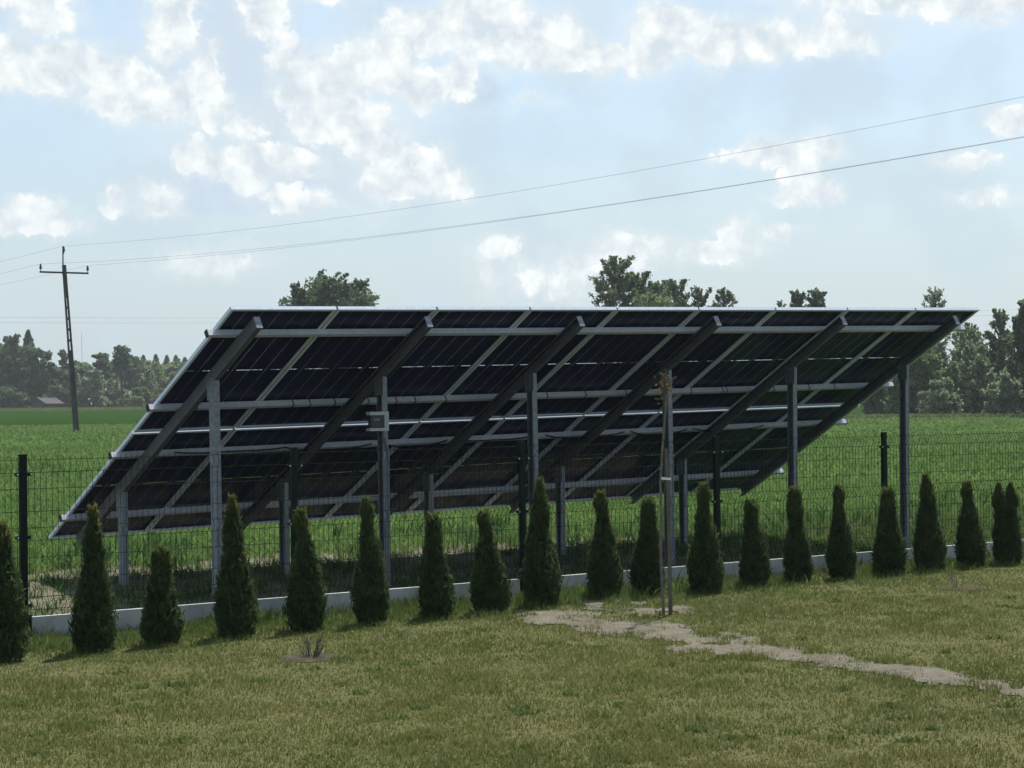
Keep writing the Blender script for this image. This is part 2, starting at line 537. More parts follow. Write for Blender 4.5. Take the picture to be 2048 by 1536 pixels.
def soil_material(name, a, b_, c_, sc1=1.2):
    m, q = mat(name)
    pos = q.n('ShaderNodeNewGeometry').outputs['Position']
    n1 = q.noise(pos, sc1, 6.0, 0.65)
    n2 = q.noise(pos, 14.0, 5.0, 0.7)
    c = q.mix(q.step(n1, 0.38, 0.62), a, b_)
    c = q.mix(q.m('MULTIPLY', q.step(n2, 0.5, 0.72), 0.7), c, c_)
    b = q.n('ShaderNodeBump', {'Height': q.m('ADD', n2, n1), 'Strength': 0.9, 'Distance': 0.06})
    return finish(m, q, q.n('ShaderNodeBsdfPrincipled', {'Base Color': c, 'Roughness': 0.95, 'Normal': b.outputs[0],
                                                        'Specular IOR Level': 0.05}).outputs[0])


M_FIELD = field_material()
M_LAWN = soil_material("lawn_thatch", (0.09, 0.096, 0.038), (0.11, 0.108, 0.046), (0.066, 0.070, 0.028), 0.8)
M_SOIL = soil_material("dry_soil", (0.15, 0.14, 0.10), (0.10, 0.096, 0.068), (0.19, 0.175, 0.13), 1.6)
M_SAND = soil_material("sandy_soil", (0.125, 0.115, 0.088), (0.165, 0.153, 0.122), (0.072, 0.066, 0.046), 2.5)
M_DARKSOIL = soil_material("dug_soil", (0.075, 0.07, 0.048), (0.05, 0.045, 0.032), (0.11, 0.10, 0.072), 6.0)
M_STRIP = soil_material("dry_grass_strip", (0.19, 0.21, 0.09), (0.15, 0.18, 0.075), (0.24, 0.25, 0.13), 0.3)

xs = np.concatenate([-np.geomspace(3000, 12, 60), np.linspace(-10, 10, 20), np.geomspace(12, 3000, 60)])
ys = np.concatenate([[-2000, -600, -200, -60, -20], np.linspace(-10, 60, 36), np.geomspace(64, 4000, 90)])
tag(link("field", grid_mesh("field", xs, ys, lambda X, Y: terrain(X, Y)), M_FIELD), kind='structure')


def strip(name, p0, p1, q0, q1, z, m, rag=0.0, rel=0.0, cell=0.15, seed=1):
    """a sheet laid along the fence, with a ragged outline"""
    ps, qs = np.arange(p0, p1, cell), np.arange(q0 - rag, q1 + rag + cell, cell)
    PP, QQ = np.meshgrid(ps, qs)
    X, Y = fxy(PP, QQ)
    Z = np.full(X.shape, z) + rel * (fnoise(PP * 1.5, QQ * 1.5, seed) - 0.2)
    I = np.arange(X.size).reshape(X.shape)
    Fq = np.stack([I[:-1, :-1], I[:-1, 1:], I[1:, 1:], I[1:, :-1]], -1).reshape(-1, 4)
    V = np.stack([X, Y, Z], -1).reshape(-1, 3)
    if rag:
        pc, qc = PP[:-1, :-1].ravel(), QQ[:-1, :-1].ravel()
        n = (fnoise(pc * 1.3, qc * 1.3, seed + 7) - 0.5) * 2 * rag
        keep = (qc > q0 + n * (q0 > 0.2)) & (qc < q1 + n)
        Fq = Fq[keep]
    return tag(link(name, fast_mesh(name, V, Fq), m), kind='structure')


strip("soil_strip", -6, 11.5, 0.02, 6.2, 0.004, M_SOIL, 0.9, 0.035)

# lawn: everything on this side of the fence
ps, qs = np.arange(-22, 42, 0.8), np.arange(-40, 0.01, 0.8)
PP, QQ = np.meshgrid(ps, qs)
LX, LY = fxy(PP, QQ)
I = np.arange(LX.size).reshape(LX.shape)
Fq = np.stack([I[:-1, :-1], I[:-1, 1:], I[1:, 1:], I[1:, :-1]], -1).reshape(-1, 4)
tag(link("lawn", fast_mesh("lawn", np.stack([LX, LY, np.full(LX.shape, 0.008)], -1).reshape(-1, 3), Fq), M_LAWN), kind='structure')

# sandy trodden track across the lawn
TRACK = np.array([(0.05, 18.3, 0.22), (0.45, 17.5, 0.55), (1.05, 16.75, 0.66), (1.6, 15.6, 0.74), (2.05, 14.7, 0.56), (2.5, 13.95, 0.46),
                  (3.05, 13.25, 0.42), (3.6, 12.6, 0.40), (4.6, 11.6, 0.4)])


def track_mask(x, y):
    """1 on the middle of the track, 0 at its mean edge, below outside; ragged by noise"""
    best = np.full(np.shape(x), -9.0)
    for (x0, y0, w0), (x1, y1, w1) in zip(TRACK[:-1], TRACK[1:]):
        dx_, dy_ = x1 - x0, y1 - y0
        t = np.clip(((x - x0) * dx_ + (y - y0) * dy_) / (dx_ * dx_ + dy_ * dy_), 0, 1)
        d = np.hypot((x - x0 - t * dx_) * 1.25, (y - y0 - t * dy_) * 0.85)
        w = (w0 + (w1 - w0) * t) * 0.69
        best = np.maximum(best, 1 - d / w)
    e = np.hypot((x - 0.95) / 0.8, (y - 18.25) / 0.55)
    best = np.maximum(best, 0.7 * (1 - e))
    n = fnoise(x * 2.1, y * 1.2, 31, 5) - 0.5
    return best + n * 2.3 + (fnoise(x * 6, y * 3.2, 63, 4) - 0.5) * 2.0


tx, ty = np.arange(-0.8, 5.2, 0.03), np.arange(11.2, 19.4, 0.05)
TX, TY = np.meshgrid(tx, ty)
TM = track_mask(TX, TY)
TZ = 0.012 + 0.030 * np.clip(TM, 0, 1) * fnoise(TX * 9, TY * 7, 12, 4)
I = np.arange(TX.size).reshape(TX.shape)
Fq = np.stack([I[:-1, :-1], I[:-1, 1:], I[1:, 1:], I[1:, :-1]], -1).reshape(-1, 4)
keep = (TM[:-1, :-1].ravel() > 0.02)
tag(link("dirt_path", fast_mesh("dirt_path", np.stack([TX, TY, TZ], -1).reshape(-1, 3), Fq[keep]), M_SAND), kind='structure')


def soil_patch(name, x, y, rx, ry, seed):
    n = 40
    V = [(x, y, 0.016)]
    for i in range(n):
        a = 2 * math.pi * i / n
        r = 0.8 + 0.4 * float(vnoise(3 + 2.2 * math.cos(a), 3 + 2.2 * math.sin(a), seed))
        V.append((x + rx * r * math.cos(a) * 0.6, y + ry * r * math.sin(a) * 0.6, 0.022))
    for i in range(n):
        a = 2 * math.pi * i / n
        r = 0.8 + 0.4 * float(vnoise(3 + 2.2 * math.cos(a), 3 + 2.2 * math.sin(a), seed))
        V.append((x + rx * r * math.cos(a), y + ry * r * math.sin(a), 0.011))
    F = [(0, 1 + i, 1 + (i + 1) % n) for i in range(n)]
    F += [(1 + i, n + 1 + i, n + 1 + (i + 1) % n) for i in range(n)] + [(1 + i, n + 1 + (i + 1) % n, 1 + (i + 1) % n) for i in range(n)]
    return tag(link(name, fast_mesh(name, V, F), M_DARKSOIL), kind='structure')


SHRUB_A, SHRUB_B = (-1.47, 15.05), (4.27, 19.95)
soil_patch("soil_patch", SHRUB_A[0], SHRUB_A[1], 0.25, 0.26, 3)
soil_patch("soil_patch", SHRUB_B[0], SHRUB_B[1], 0.24, 0.28, 9)


# ------------------------------------------------------------------ grass
rng = np.random.default_rng(7)


def blades(x, y, z, h, w, lean, rg, tip_w=0.12, segs=1):
    """one curved blade per point; returns V, F (quads + nothing shared)"""
    n = len(x)
    yaw = rg.uniform(0, 2 * np.pi, n)
    ld = rg.uniform(0, 2 * np.pi, n)
    l = lean * rg.uniform(0.2, 1.0, n) * h
    wx, wy = np.cos(yaw) * w / 2, np.sin(yaw) * w / 2
    bx, by = np.cos(ld) * l, np.sin(ld) * l
    hh = np.sqrt(np.maximum(h * h - l * l * 0.6, (0.25 * h) ** 2))
    P_ = [np.stack([x - wx, y - wy, z], -1), np.stack([x + wx, y + wy, z], -1),
          np.stack([x + bx * .45 + wx * .8, y + by * .45 + wy * .8, z + hh * .62], -1),
          np.stack([x + bx * .45 - wx * .8, y + by * .45 - wy * .8, z + hh * .62], -1),
          np.stack([x + bx + wx * tip_w, y + by + wy * tip_w, z + hh], -1),
          np.stack([x + bx - wx * tip_w, y + by - wy * tip_w, z + hh], -1)]
    V = np.stack(P_, 1).reshape(-1, 3)
    i = np.arange(n)[:, None] * 6
    Fq = np.concatenate([i + np.array([[0, 1, 2, 3]]), i + np.array([[3, 2, 4, 5]])], 1).reshape(-1, 4)
    return V, Fq


def lawn_material():
    m, q = mat("lawn_blades")
    geo = q.n('ShaderNodeNewGeometry')
    pos, rnd = geo.outputs['Position'], geo.outputs['Random Per Island']
    n1 = q.noise(pos, 0.55, 4.0, 0.6)
    n2 = q.noise(pos, 3.4, 5.0, 0.65)
    f = q.m('ADD', q.m('MULTIPLY', n1, 0.6), q.m('MULTIPLY', n2, 0.4))
    f = q.m('ADD', q.step(f, 0.40, 0.60), q.m('MULTIPLY', q.m('SUBTRACT', rnd, 0.5), 0.8), clamp=True)
    c = q.mix(f, (0.120, 0.150, 0.046), (0.182, 0.188, 0.066))
    # lusher strip near the fence, drier nearer the house
    s = q.n('ShaderNodeSeparateXYZ', {0: pos})
    qq = q.m('ADD', q.m('MULTIPLY', q.m('SUBTRACT', s.outputs[0], float(F0[0])), float(FN[0])),
             q.m('MULTIPLY', q.m('SUBTRACT', s.outputs[1], float(F0[1])), float(FN[1])))
    lush = q.step(q.m('ADD', qq, q.m('MULTIPLY', n1, 1.6)), -2.2, 0.2)
    c = q.mix(q.m('MULTIPLY', lush, 0.8), c, (0.088, 0.138, 0.042))
    dry = q.step(q.m('ADD', qq, q.m('MULTIPLY', n1, 3.0)), -4.0, -9.5)
    c = q.mix(q.m('MULTIPLY', dry, 0.55), c, (0.172, 0.150, 0.062))
    d = q.n('ShaderNodeBsdfDiffuse', {'Color': c})
    t = q.n('ShaderNodeBsdfTranslucent', {'Color': c})
    return finish(m, q, q.n('ShaderNodeMixShader', {0: 0.3, 1: d.outputs[0], 2: t.outputs[0]}).outputs[0])


M_BLADE = lawn_material()
NL = 620000
ly = 9.0 + 17.5 * rng.random(NL) ** 1.25
lx = (rng.random(NL) * 2 - 1) * (0.255 * ly + 3.4)
lp, lq = fq(lx, ly)
ok = (lq < -0.03)
tm = track_mask(lx, ly)
ok &= (tm < 0.04 + 0.34 * rng.random(NL) ** 2) | (rng.random(NL) < 0.06) | ((fnoise(lx * 4, ly * 2.5, 91) > 0.50) & (rng.random(NL) < 0.75))
dens = fnoise(lx * 1.6, ly * 1.6, 5)
ok &= rng.random(NL) < 0.35 + 1.1 * dens
for sx_, sy_ in (SHRUB_A, SHRUB_B):
    ok &= np.hypot((lx - sx_) / 0.30, (ly - sy_) / 0.28) > 0.35 + 0.65 * rng.random(NL)
lx, ly, lq, dens, tm = lx[ok], ly[ok], lq[ok], dens[ok], tm[ok]
hgt = (0.014 + 0.022 * rng.random(len(lx))) * (0.55 + 0.9 * dens) * (1 + 1.3 * sstep(-1.6, -0.4, lq))
cl2 = fnoise(lx * 6.5, ly * 4.5, 17, 3)
hgt *= 0.5 + 1.25 * np.clip((cl2 - 0.25) * 1.6, 0, 1.4)
hgt *= 1 + 0.9 * np.exp(-((tm + 0.15) / 0.25) ** 2)
V, Fq = blades(lx, ly, np.full(len(lx), 0.006), hgt, 0.0055 + 0.003 * rng.random(len(lx)), 0.95, rng)
tag(link("lawn_grass", fast_mesh("lawn_grass", V, Fq), M_BLADE), "short dry olive lawn grass in front of the thuja row", "grass", kind='stuff')

# weeds and tall grass at the foot of the concrete boards
M_WEED = leafmat("weed_leaves", (0.072, 0.112, 0.036), (0.13, 0.175, 0.060), 0.4, 3.0)
NW = 9000
wp = rng.uniform(-5, 17, NW)
wq = -0.05 - 0.9 * rng.random(NW) ** 1.5
wn = fnoise(wp * 2.2, wq * 2.2, 77)
okw = wn > 0.47
wp, wq, wn = wp[okw], wq[okw], wn[okw]
wx, wy = fxy(wp, wq)
okw = (track_mask(wx, wy) < 0.15)
wx, wy, wn = wx[okw], wy[okw], wn[okw]
wh = (0.05 + 0.10 * rng.random(len(wx))) * (0.4 + 3.0 * np.clip(wn - 0.45, 0, 0.3))
nt_ = 130
ty_ = rng.uniform(9.5, 19, nt_)
tx_ = rng.uniform(-1, 1, nt_) * (0.25 * ty_ + 0.8)
tp_, tq_ = fq(tx_, ty_)
okt = (tq_ < -1.3) & (track_mask(tx_, ty_) < 0.6)
tx_, ty_ = np.repeat(tx_[okt], 34), np.repeat(ty_[okt], 34)
tr_ = np.repeat(rng.uniform(0.02, 0.085, int(okt.sum())), 34)
wx = np.concatenate([wx, tx_ + rng.normal(0, 1, len(tx_)) * tr_])
wy = np.concatenate([wy, ty_ + rng.normal(0, 1, len(tx_)) * tr_ * 0.8])
wh = np.concatenate([wh, rng.uniform(0.02, 0.042, len(tx_))])
V, Fq = blades(wx, wy, np.full(len(wx), 0.006), wh, 0.010 + 0.012 * rng.random(len(wx)), 0.9, rng)
tag(link("weeds", fast_mesh("weeds", V, Fq), M_WEED), "lush green weeds at the concrete fence base and in scattered tufts", "weeds", kind='stuff')

# crop on the field beyond the array
M_CROP = leafmat("crop_leaves", (0.101, 0.182, 0.051), (0.160, 0.248, 0.077), 0.45, 0.12)


def tufts(n, y0, y1, hmin, hmax, w, per, qmin, seed, pw=1.0, edge=3.0):
    rg = np.random.default_rng(seed)
    y = y0 + (y1 - y0) * rg.random(n) ** pw
    x = (rg.random(n) * 2 - 1) * (0.25 * y + edge)
    p, q_ = fq(x, y)
    o = (q_ > qmin + 1.2 * (fnoise(p * 0.9, q_ * 0.9, seed) - 0.5)) & ((y < 178) | (x < 12))
    x, y = x[o], y[o]
    h = (hmin + (hmax - hmin) * rg.random(len(x))) * (0.7 + 0.6 * fnoise(x * 0.35, y * 0.25, seed + 3))
    x, y, h = np.repeat(x, per), np.repeat(y, per), np.repeat(h, per) * rg.uniform(0.6, 1.1, len(x) * per)
    s = h * 0.25
    x = x + rg.normal(0, 1, len(x)) * s
    y = y + rg.normal(0, 1, len(y)) * s
    return blades(x, y, terrain(x, y), h, w * rg.uniform(0.6, 1.5, len(x)), 1.25, rg, 0.35)


parts_V, parts_F, off = [], [], 0
for a in ((22000, 22, 46, 0.07, 0.16, 0.020, 7, 5.8, 21, 1.1), (24000, 44, 95, 0.10, 0.20, 0.038, 5, 7.0, 22, 1.2),
          (26000, 90, 182, 0.12, 0.22, 0.075, 4, 7.0, 23, 1.1)):
    V, Fq = tufts(*a)
    parts_V.append(V)
    parts_F.append(Fq + off)
    off += len(V)
tag(link("crop", fast_mesh("crop", np.concatenate(parts_V), np.concatenate(parts_F)), M_CROP),
    "bright green young crop covering the field beyond the solar array", "crop", kind='stuff')

# pale dry grass and taller weeds along the edge of the field
M_PALE = leafmat("pale_grass", (0.105, 0.15, 0.050), (0.16, 0.20, 0.078), 0.35, 1.0)
rg = np.random.default_rng(5)
n = 13000
p = rg.uniform(-6, 22, n)
q_ = rg.uniform(0.2, 8.2, n)
pr = 0.8 * sstep(3.8, 5.4, q_) * (1 - sstep(7.0, 8.0, q_)) + 0.16 + 0.85 * sstep(9.0, 11.5, p)
o = rg.random(n) < pr * (0.3 + 1.2 * fnoise(p * 1.2, q_ * 1.2, 41))
x, y = fxy(p[o], q_[o])
x, y = np.repeat(x, 4), np.repeat(y, 4)
x, y = x + rg.normal(0, 0.03, len(x)), y + rg.normal(0, 0.03, len(x))
V, Fq = blades(x, y, np.full(len(x), 0.01), rg.uniform(0.04, 0.13, len(x)), rg.uniform(0.008, 0.018, len(x)), 1.1, rg)
tag(link("dry_grass", fast_mesh("dry_grass", V, Fq), M_PALE), "pale dry grass on the bare strip between array and crop", "grass", kind='stuff')

M_EDGE = leafmat("edge_weed_leaves", (0.040, 0.085, 0.028), (0.085, 0.145, 0.048), 0.4, 1.2)
n = 900
p, q_ = rg.uniform(-6, 22, n), 5.0 + 3.6 * rg.random(n)
o = fnoise(p * 0.9, q_ * 0.7, 99) > 0.50
x, y = fxy(p[o], q_[o])
per = 9
hh = np.repeat(rg.uniform(0.12, 0.32, len(x)), per)
x, y = np.repeat(x, per), np.repeat(y, per)
x, y = x + rg.normal(0, 0.05, len(x)), y + rg.normal(0, 0.05, len(x))
V1, F1 = blades(x, y, np.zeros(len(x)), hh * rg.uniform(0.5, 1.1, len(x)), rg.uniform(0.012, 0.035, len(x)), 0.7, rg, 0.3)
# sparse low weeds on the bare soil under the array
n2 = 4200
p2, q2 = rg.uniform(-5, 17, n2), rg.uniform(0.1, 5, n2)
o = fnoise(p2 * 1.6, q2 * 1.6, 55) > 0.47
x, y = fxy(p2[o], q2[o])
x, y = np.repeat(x, 6), np.repeat(y, 6)
x, y = x + rg.normal(0, 0.04, len(x)), y + rg.normal(0, 0.04, len(x))
V2, F2 = blades(x, y, np.full(len(x), 0.005), rg.uniform(0.03, 0.12, len(x)), rg.uniform(0.01, 0.02, len(x)), 0.9, rg)
tag(link("field_edge_weeds", fast_mesh("field_edge_weeds", np.concatenate([V1, V2]), np.concatenate([F1, F2 + len(V1)])), M_EDGE),
    "tall dark green weeds along the near edge of the crop", "weeds", kind='stuff')


# ------------------------------------------------------------------ solar array
AZ, INC, TILT = 0.654484, 0.0178104, 0.5204
A_ = Vector((math.cos(AZ) * math.cos(INC), math.sin(AZ) * math.cos(INC), math.sin(INC)))
H_ = Vector((0, 0, 1)).cross(A_).normalized()
D_ = H_ * math.cos(TILT) - A_.cross(H_) * math.sin(TILT)
N_ = A_.cross(D_)
ORG = Vector((-2.54198, 18.87818, 0.848733 + EYE))       # back of the top left frame corner
PW, PL, GAP = 1.134, 2.278, 0.020
NCOL = 9
ROOT = Vector((ORG.x, ORG.y, 0.0))
array = empty("solar_array", ROOT)
tag(array, "tilted ground mounted solar array seen from behind on galvanised steel posts", "solar array")
MA = Matrix((A_, D_, N_)).transposed().to_4x4()           # array plane: x along, y down the slope, z up through the glass


def plane(s, t, n=0.0):
    return ORG + A_ * s + D_ * t + N_ * n


def amat(s, t, n=0.0):
    m = MA.copy()
    m.translation = plane(s, t, n) - ROOT
    return m


lam = MB().box((0.012, 0.012, 0.024), (PW - 0.012, PL - 0.012, 0.030)).mesh("solar_panel")
lam.materials.append(M_CELL)
lam.materials.append(M_GLASS)
lam.materials.append(M_BLACK)
for pl_ in lam.polygons:
    pl_.material_index = 1 if pl_.normal.z > 0.5 else (0 if pl_.normal.z < -0.5 else 2)
fr = MB()
hgt_, fl, th = 0.035, 0.030, 0.002
for (x0, y0, x1, y1) in ((0, 0, PW, th), (0, PL - th, PW, PL), (0, th, th, PL - th), (PW - th, th, PW, PL - th)):
    fr.box((x0, y0, 0), (x1, y1, hgt_))
for (x0, y0, x1, y1) in ((th, th, PW - th, fl), (th, PL - fl, PW - th, PL - th), (th, fl, fl, PL - fl), (PW - fl, fl, PW - th, PL - fl)):
    fr.box((x0, y0, 0), (x1, y1, th))
for (x0, y0, x1, y1) in ((th, th, PW - th, 0.014), (th, PL - 0.014, PW - th, PL - th), (th, 0.014, 0.014, PL - 0.014),
                         (PW - 0.014, 0.014, PW - th, PL - 0.014)):
    fr.box((x0, y0, 0.0305), (x1, y1, hgt_ - 0.0005))
frm = fr.mesh("frame")
for row in range(2):
    for c in range(NCOL):
        p_ = link("solar_panel", lam, M_CELL, array, amat(c * (PW + GAP), row * (PL + GAP)))
        link("frame", frm, M_ALU, p_)


for c in range(1, NCOL):  # added black strips that block light so the column gaps look shaded
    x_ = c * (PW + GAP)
    MB().box((-GAP + 0.001, 0.0, 0.024), (-0.001, 2 * PL + GAP, 0.031)).build("gap_light_block", M_BLACK, array, amat(x_, 0))


def c_prof(w, d, t, lip):
    """lipped channel, web on -x, open to +x; x in [-w/2,w/2], y in [-d/2,d/2]"""
    a, b = w / 2, d / 2
    return [(-a, -b), (a, -b), (a, -b + lip), (a - t, -b + lip), (a - t, -b + t), (-a + t, -b + t),
            (-a + t, b - t), (a - t, b - t), (a - t, b - lip), (a, b - lip), (a, b), (-a, b)]


def c_channel(mb, w, d, t, lip, z0, z1, M, flip=False):
    prof = c_prof(w, d, t, lip)
    if flip:
        prof = [(-x, y) for x, y in prof[::-1]]
    n = len(prof)
    V = [M @ Vector((x, y, z0)) for x, y in prof] + [M @ Vector((x, y, z1)) for x, y in prof]
    F = [(i, (i + 1) % n, n + (i + 1) % n, n + i) for i in range(n)]
    caps = [(0, 1, 4, 5), (1, 2, 3, 4), (0, 5, 6, 11), (6, 7, 10, 11), (7, 8, 9, 10)]
    if flip:
        caps = [tuple(n - 1 - i for i in f) for f in caps]
    F += [tuple(reversed(f)) for f in caps] + [tuple(i + n for i in f) for f in caps]
    mb.add(V, F)


PURLIN_T = (0.37, 1.735, 2.685, 4.03)
S0, S1 = -0.10, 10.44
PN = -0.060
for t_ in PURLIN_T:
    pm = MB()
    pm.box((S0 + 0.012, -0.0225, PN), (S1 - 0.012, 0.0225, -0.001))
    pu = pm.build("purlin", M_PURLIN, array, amat(0, t_))
    for s_, sg in ((S0, 1), (S1, -1)):
        e_ = MB()
        e_.bbox((min(s_, s_ + sg * 0.014), -0.026, PN - 0.004), (max(s_, s_ + sg * 0.014), 0.026, 0.002), 0.004)
        e_.build("end_cap", M_BLACK, pu)
    if t_ < 1.8 and t_ > 1.0:
        for s_ in (0.42, 1.52, 1.72, 2.02, 2.43, 2.78, 3.02, 3.42, 4.2, 4.28, 4.8, 5.35, 5.95, 6.5, 6.95, 7.45, 7.52, 8.3, 8.9, 9.35):
            tie = MB()
            tie.box((s_, -0.026, PN - 0.004), (s_ + 0.012, 0.026, PN - 0.001)).box((s_, -0.027, PN - 0.001), (s_ + 0.012, -0.0235, -0.002))
            tie.build("cable_tie", M_BLACK, pu)
GIRDER_S = (0.255, 2.165, 4.075, 5.99, 7.955, 9.895)
GN0, GN1 = -0.178, -0.062
for i, s_ in enumerate(GIRDER_S):
    gm = MB()
    # channel runs down the slope: local frame x along array, y through the plane, z down the slope
    Mx = Matrix(((1, 0, 0, 0), (0, 0, 1, 0), (0, 1, 0, (GN0 + GN1) / 2), (0, 0, 0, 1)))
    c_channel(gm, 0.060, GN1 - GN0, 0.004, 0.018, 0.035, 4.40, Mx, i > 0)
    gd_ = gm.build("girder", M_GIRDER, array, amat(s_, 0))
    cp = MB().box((-0.033, 0.028, GN0 - 0.003), (0.033, 0.0345, GN1 + 0.0005))
    cp.build("end_plate", M_STEEL, gd_)
    for t_ in PURLIN_T:
        MB().box((-0.045, t_ - 0.02, GN1 - 0.012), (-0.0305, t_ + 0.02, PN - 0.003)).build("purlin_clamp", M_STEEL, gd_)
    for t_, nm in ((1.035, "tall"), (3.27, "short")):
        top = plane(s_, t_, GN0) - ROOT
        lean = (0.010, 0.009, 0.010, 0.009, -0.004, -0.007)[i] if nm == "tall" else 0.004
        base_ = Vector((top.x + lean * top.z, top.y, 0.0))
        zax = (top - base_).normalized()
        yax = zax.cross(A_).normalized()
        xax = yax.cross(zax)
        pmx = Matrix((xax, yax, zax)).transposed().to_4x4()
        pmx.translation = base_
        po = MB()
        c_channel(po, 0.062, 0.100, 0.004, 0.018, -0.3, (top - base_).length + 0.055, Matrix.Identity(4), i > 0)
        po_o = po.build("post", M_STEEL, array, pmx)
        hz_ = (top - base_).length
        br = MB().box((-0.036, -0.075, hz_ - 0.16), (-0.0315, 0.075, hz_ + 0.03))
        br.build("bracket", M_STEEL, po_o)
# loose cables hanging below the third purlin
for a0, a1, sag in ((0.6, 1.9, .02), (1.9, 3.0, .05), (3.1, 4.0, .06), (4.1, 5.2, .03), (5.4, 6.6, .05), (6.7, 7.6, .06), (7.7, 8.9, .05)):
    cb = MB().tube([plane(a0 + (a1 - a0) * u, PURLIN_T[2] - 0.045 + 0.01 * math.sin(9 * u), PN + 0.01) - ROOT - Vector((0, 0, sag * 4 * u * (1 - u)))
             for u in np.linspace(0, 1, 9)], 0.008, 5)
    cb.build("cable", M_BLACK, array)

# ---- switch box on the second tall post, with its conduit
bt = plane(GIRDER_S[1], 1.035, GN0)
bz = zat(752, 862, 20.8)
sb = empty("switch_box", (bt.x - 0.005, bt.y, bz))
sb.rotation_euler = (0, 0, AZ)
tag(sb, "small grey switch box with dark lid fixed high on a tall steel post", "switch box")
h2 = 0.195
MB().box((-0.030, -0.062, 0.0), (0.048, -0.054, h2)).build("back_plate", M_BOX, sb)
hb = MB()
hp = [(-0.22, 0.002), (-0.0305, 0.002), (-0.0305, h2 - 0.002), (-0.22, h2 - 0.002), (-0.22, h2 - 0.035), (-0.045, h2 - 0.035), (-0.045, 0.030), (-0.22, 0.030)]
nh = len(hp)
hb.add([(x_, y_, z_) for y_ in (-0.125, -0.055) for x_, z_ in hp],
       [(i, nh + i, nh + (i + 1) % nh, (i + 1) % nh) for i in range(nh)] + [(0, 1, 6, 7), (1, 2, 5, 6), (2, 3, 4, 5)]
       + [tuple(nh + j for j in f) for f in ((7, 6, 1, 0), (6, 5, 2, 1), (5, 4, 3, 2))])
hb.build("housing", M_BOX, sb)
MB().bbox((-0.205, -0.118, 0.032), (-0.047, -0.060, h2 - 0.037), 0.008).build("lid", M_LID, sb)
MB().box((-0.17, -0.1225, 0.105), (-0.10, -0.1185, 0.125)).build("handle", M_STEEL, sb)
MB().tube([(-0.028, -0.085, 0.0), (-0.026, -0.085, -0.05), (0.0, -0.072, -0.11), (0.036, -0.066, -0.2), (0.036, -0.066, -0.6),
           (0.036, -0.066, -bz)], 0.011, 8).build("conduit", M_STEEL, sb)

# ------------------------------------------------------------------ fence
SP = 2.52
fence = empty("wire_mesh_fence", (*fxy(0, 0), 0), 0.66487)
tag(fence, "dark green welded wire mesh fence on a pale concrete base in front of the array", "fence")
PTOP, WTOP, PLZ = 1.465, 1.447, 0.178
WIN = 1.25
folds = (0.075, 0.615, 1.165)          # depth below the top of the wires


def wire_y(dz_):
    y = 0.0
    for f_ in folds:
        y = max(y, 0.035 * max(0.0, 1 - abs(dz_ - f_) / 0.05))
    return y


wpan = MB()
levels = sorted(set([0.0, WIN] + [f_ + e for f_ in folds for e in (-0.05, 0.0, 0.05)]))
rw = 0.0026


def wire_strip(mb, pts, r_):
    mb.tube(pts, r_, 3, False)


nv = 49
for i in range(nv):
    x_ = 0.05 + (SP - 0.10) * i / (nv - 1)
    wire_strip(wpan, [(x_, -wire_y(d_), WTOP - d_) for d_ in levels], rw)
for d_ in [f_ + e for f_ in folds for e in (-0.05, 0.05)] + [0.255, 0.435, 0.80, 0.98]:
    wire_strip(wpan, [(0.04, 0.005 - wire_y(d_), WTOP - d_), (SP - 0.04, 0.005 - wire_y(d_), WTOP - d_)], rw * 1.05)
wp_mesh = wpan.mesh("wire_panel")
pc = MB().bbox((-0.03, -0.02, -0.3), (0.03, 0.02, PTOP - 0.012), 0.004).mesh("fence_post")
cap_m = MB().bbox((-0.0325, -0.0225, PTOP - 0.0115), (0.0325, 0.0225, PTOP + 0.004), 0.006).mesh("cap")
cl = MB()
cl.box((-0.062, -0.029, -0.014), (0.062, -0.0215, 0.014))
cl.tube([(-0.058, -0.03, -0.0), (-0.058, 0.01, 0.0)], 0.013, 8).tube([(0.058, -0.03, 0.0), (0.058, 0.01, 0.0)], 0.013, 8)
cl_m = cl.mesh("clamp")
bo_m = MB().tube([(0, -0.0355, 0), (0, -0.0302, 0)], 0.0075, 6).mesh("bolt")
bb_m = MB().bbox((-0.055, -0.034, -0.02), (0.055, 0.034, PLZ + 0.02), 0.006).mesh("base_bracket")
pl_m = MB().bbox((0.035, -0.022, -0.08), (SP - 0.035, 0.022, PLZ), 0.004).mesh("concrete_board")
for kf in range(-2, 9):
    T = Matrix.Translation((kf * SP, 0, 0))
    fp_ = link("fence_post", pc, M_FENCE, fence, T)
    link("cap", cap_m, M_FENCE, fp_)
    for zc in (1.31, 0.81, 0.27):
        c_ = link("clamp", cl_m, M_FENCE, fence, Matrix.Translation((kf * SP, 0, zc)))
        for sg in (-1, 1):
            link("bolt", bo_m, M_BOLT, c_, Matrix.Translation((sg * 0.058, 0, 0)))
    link("base_bracket", bb_m, M_FENCE, fence, T)
    if kf < 8:
        link("wire_panel", wp_mesh, M_WIRE, fence, T)
        link("concrete_board", pl_m, M_CONC, fence, T)


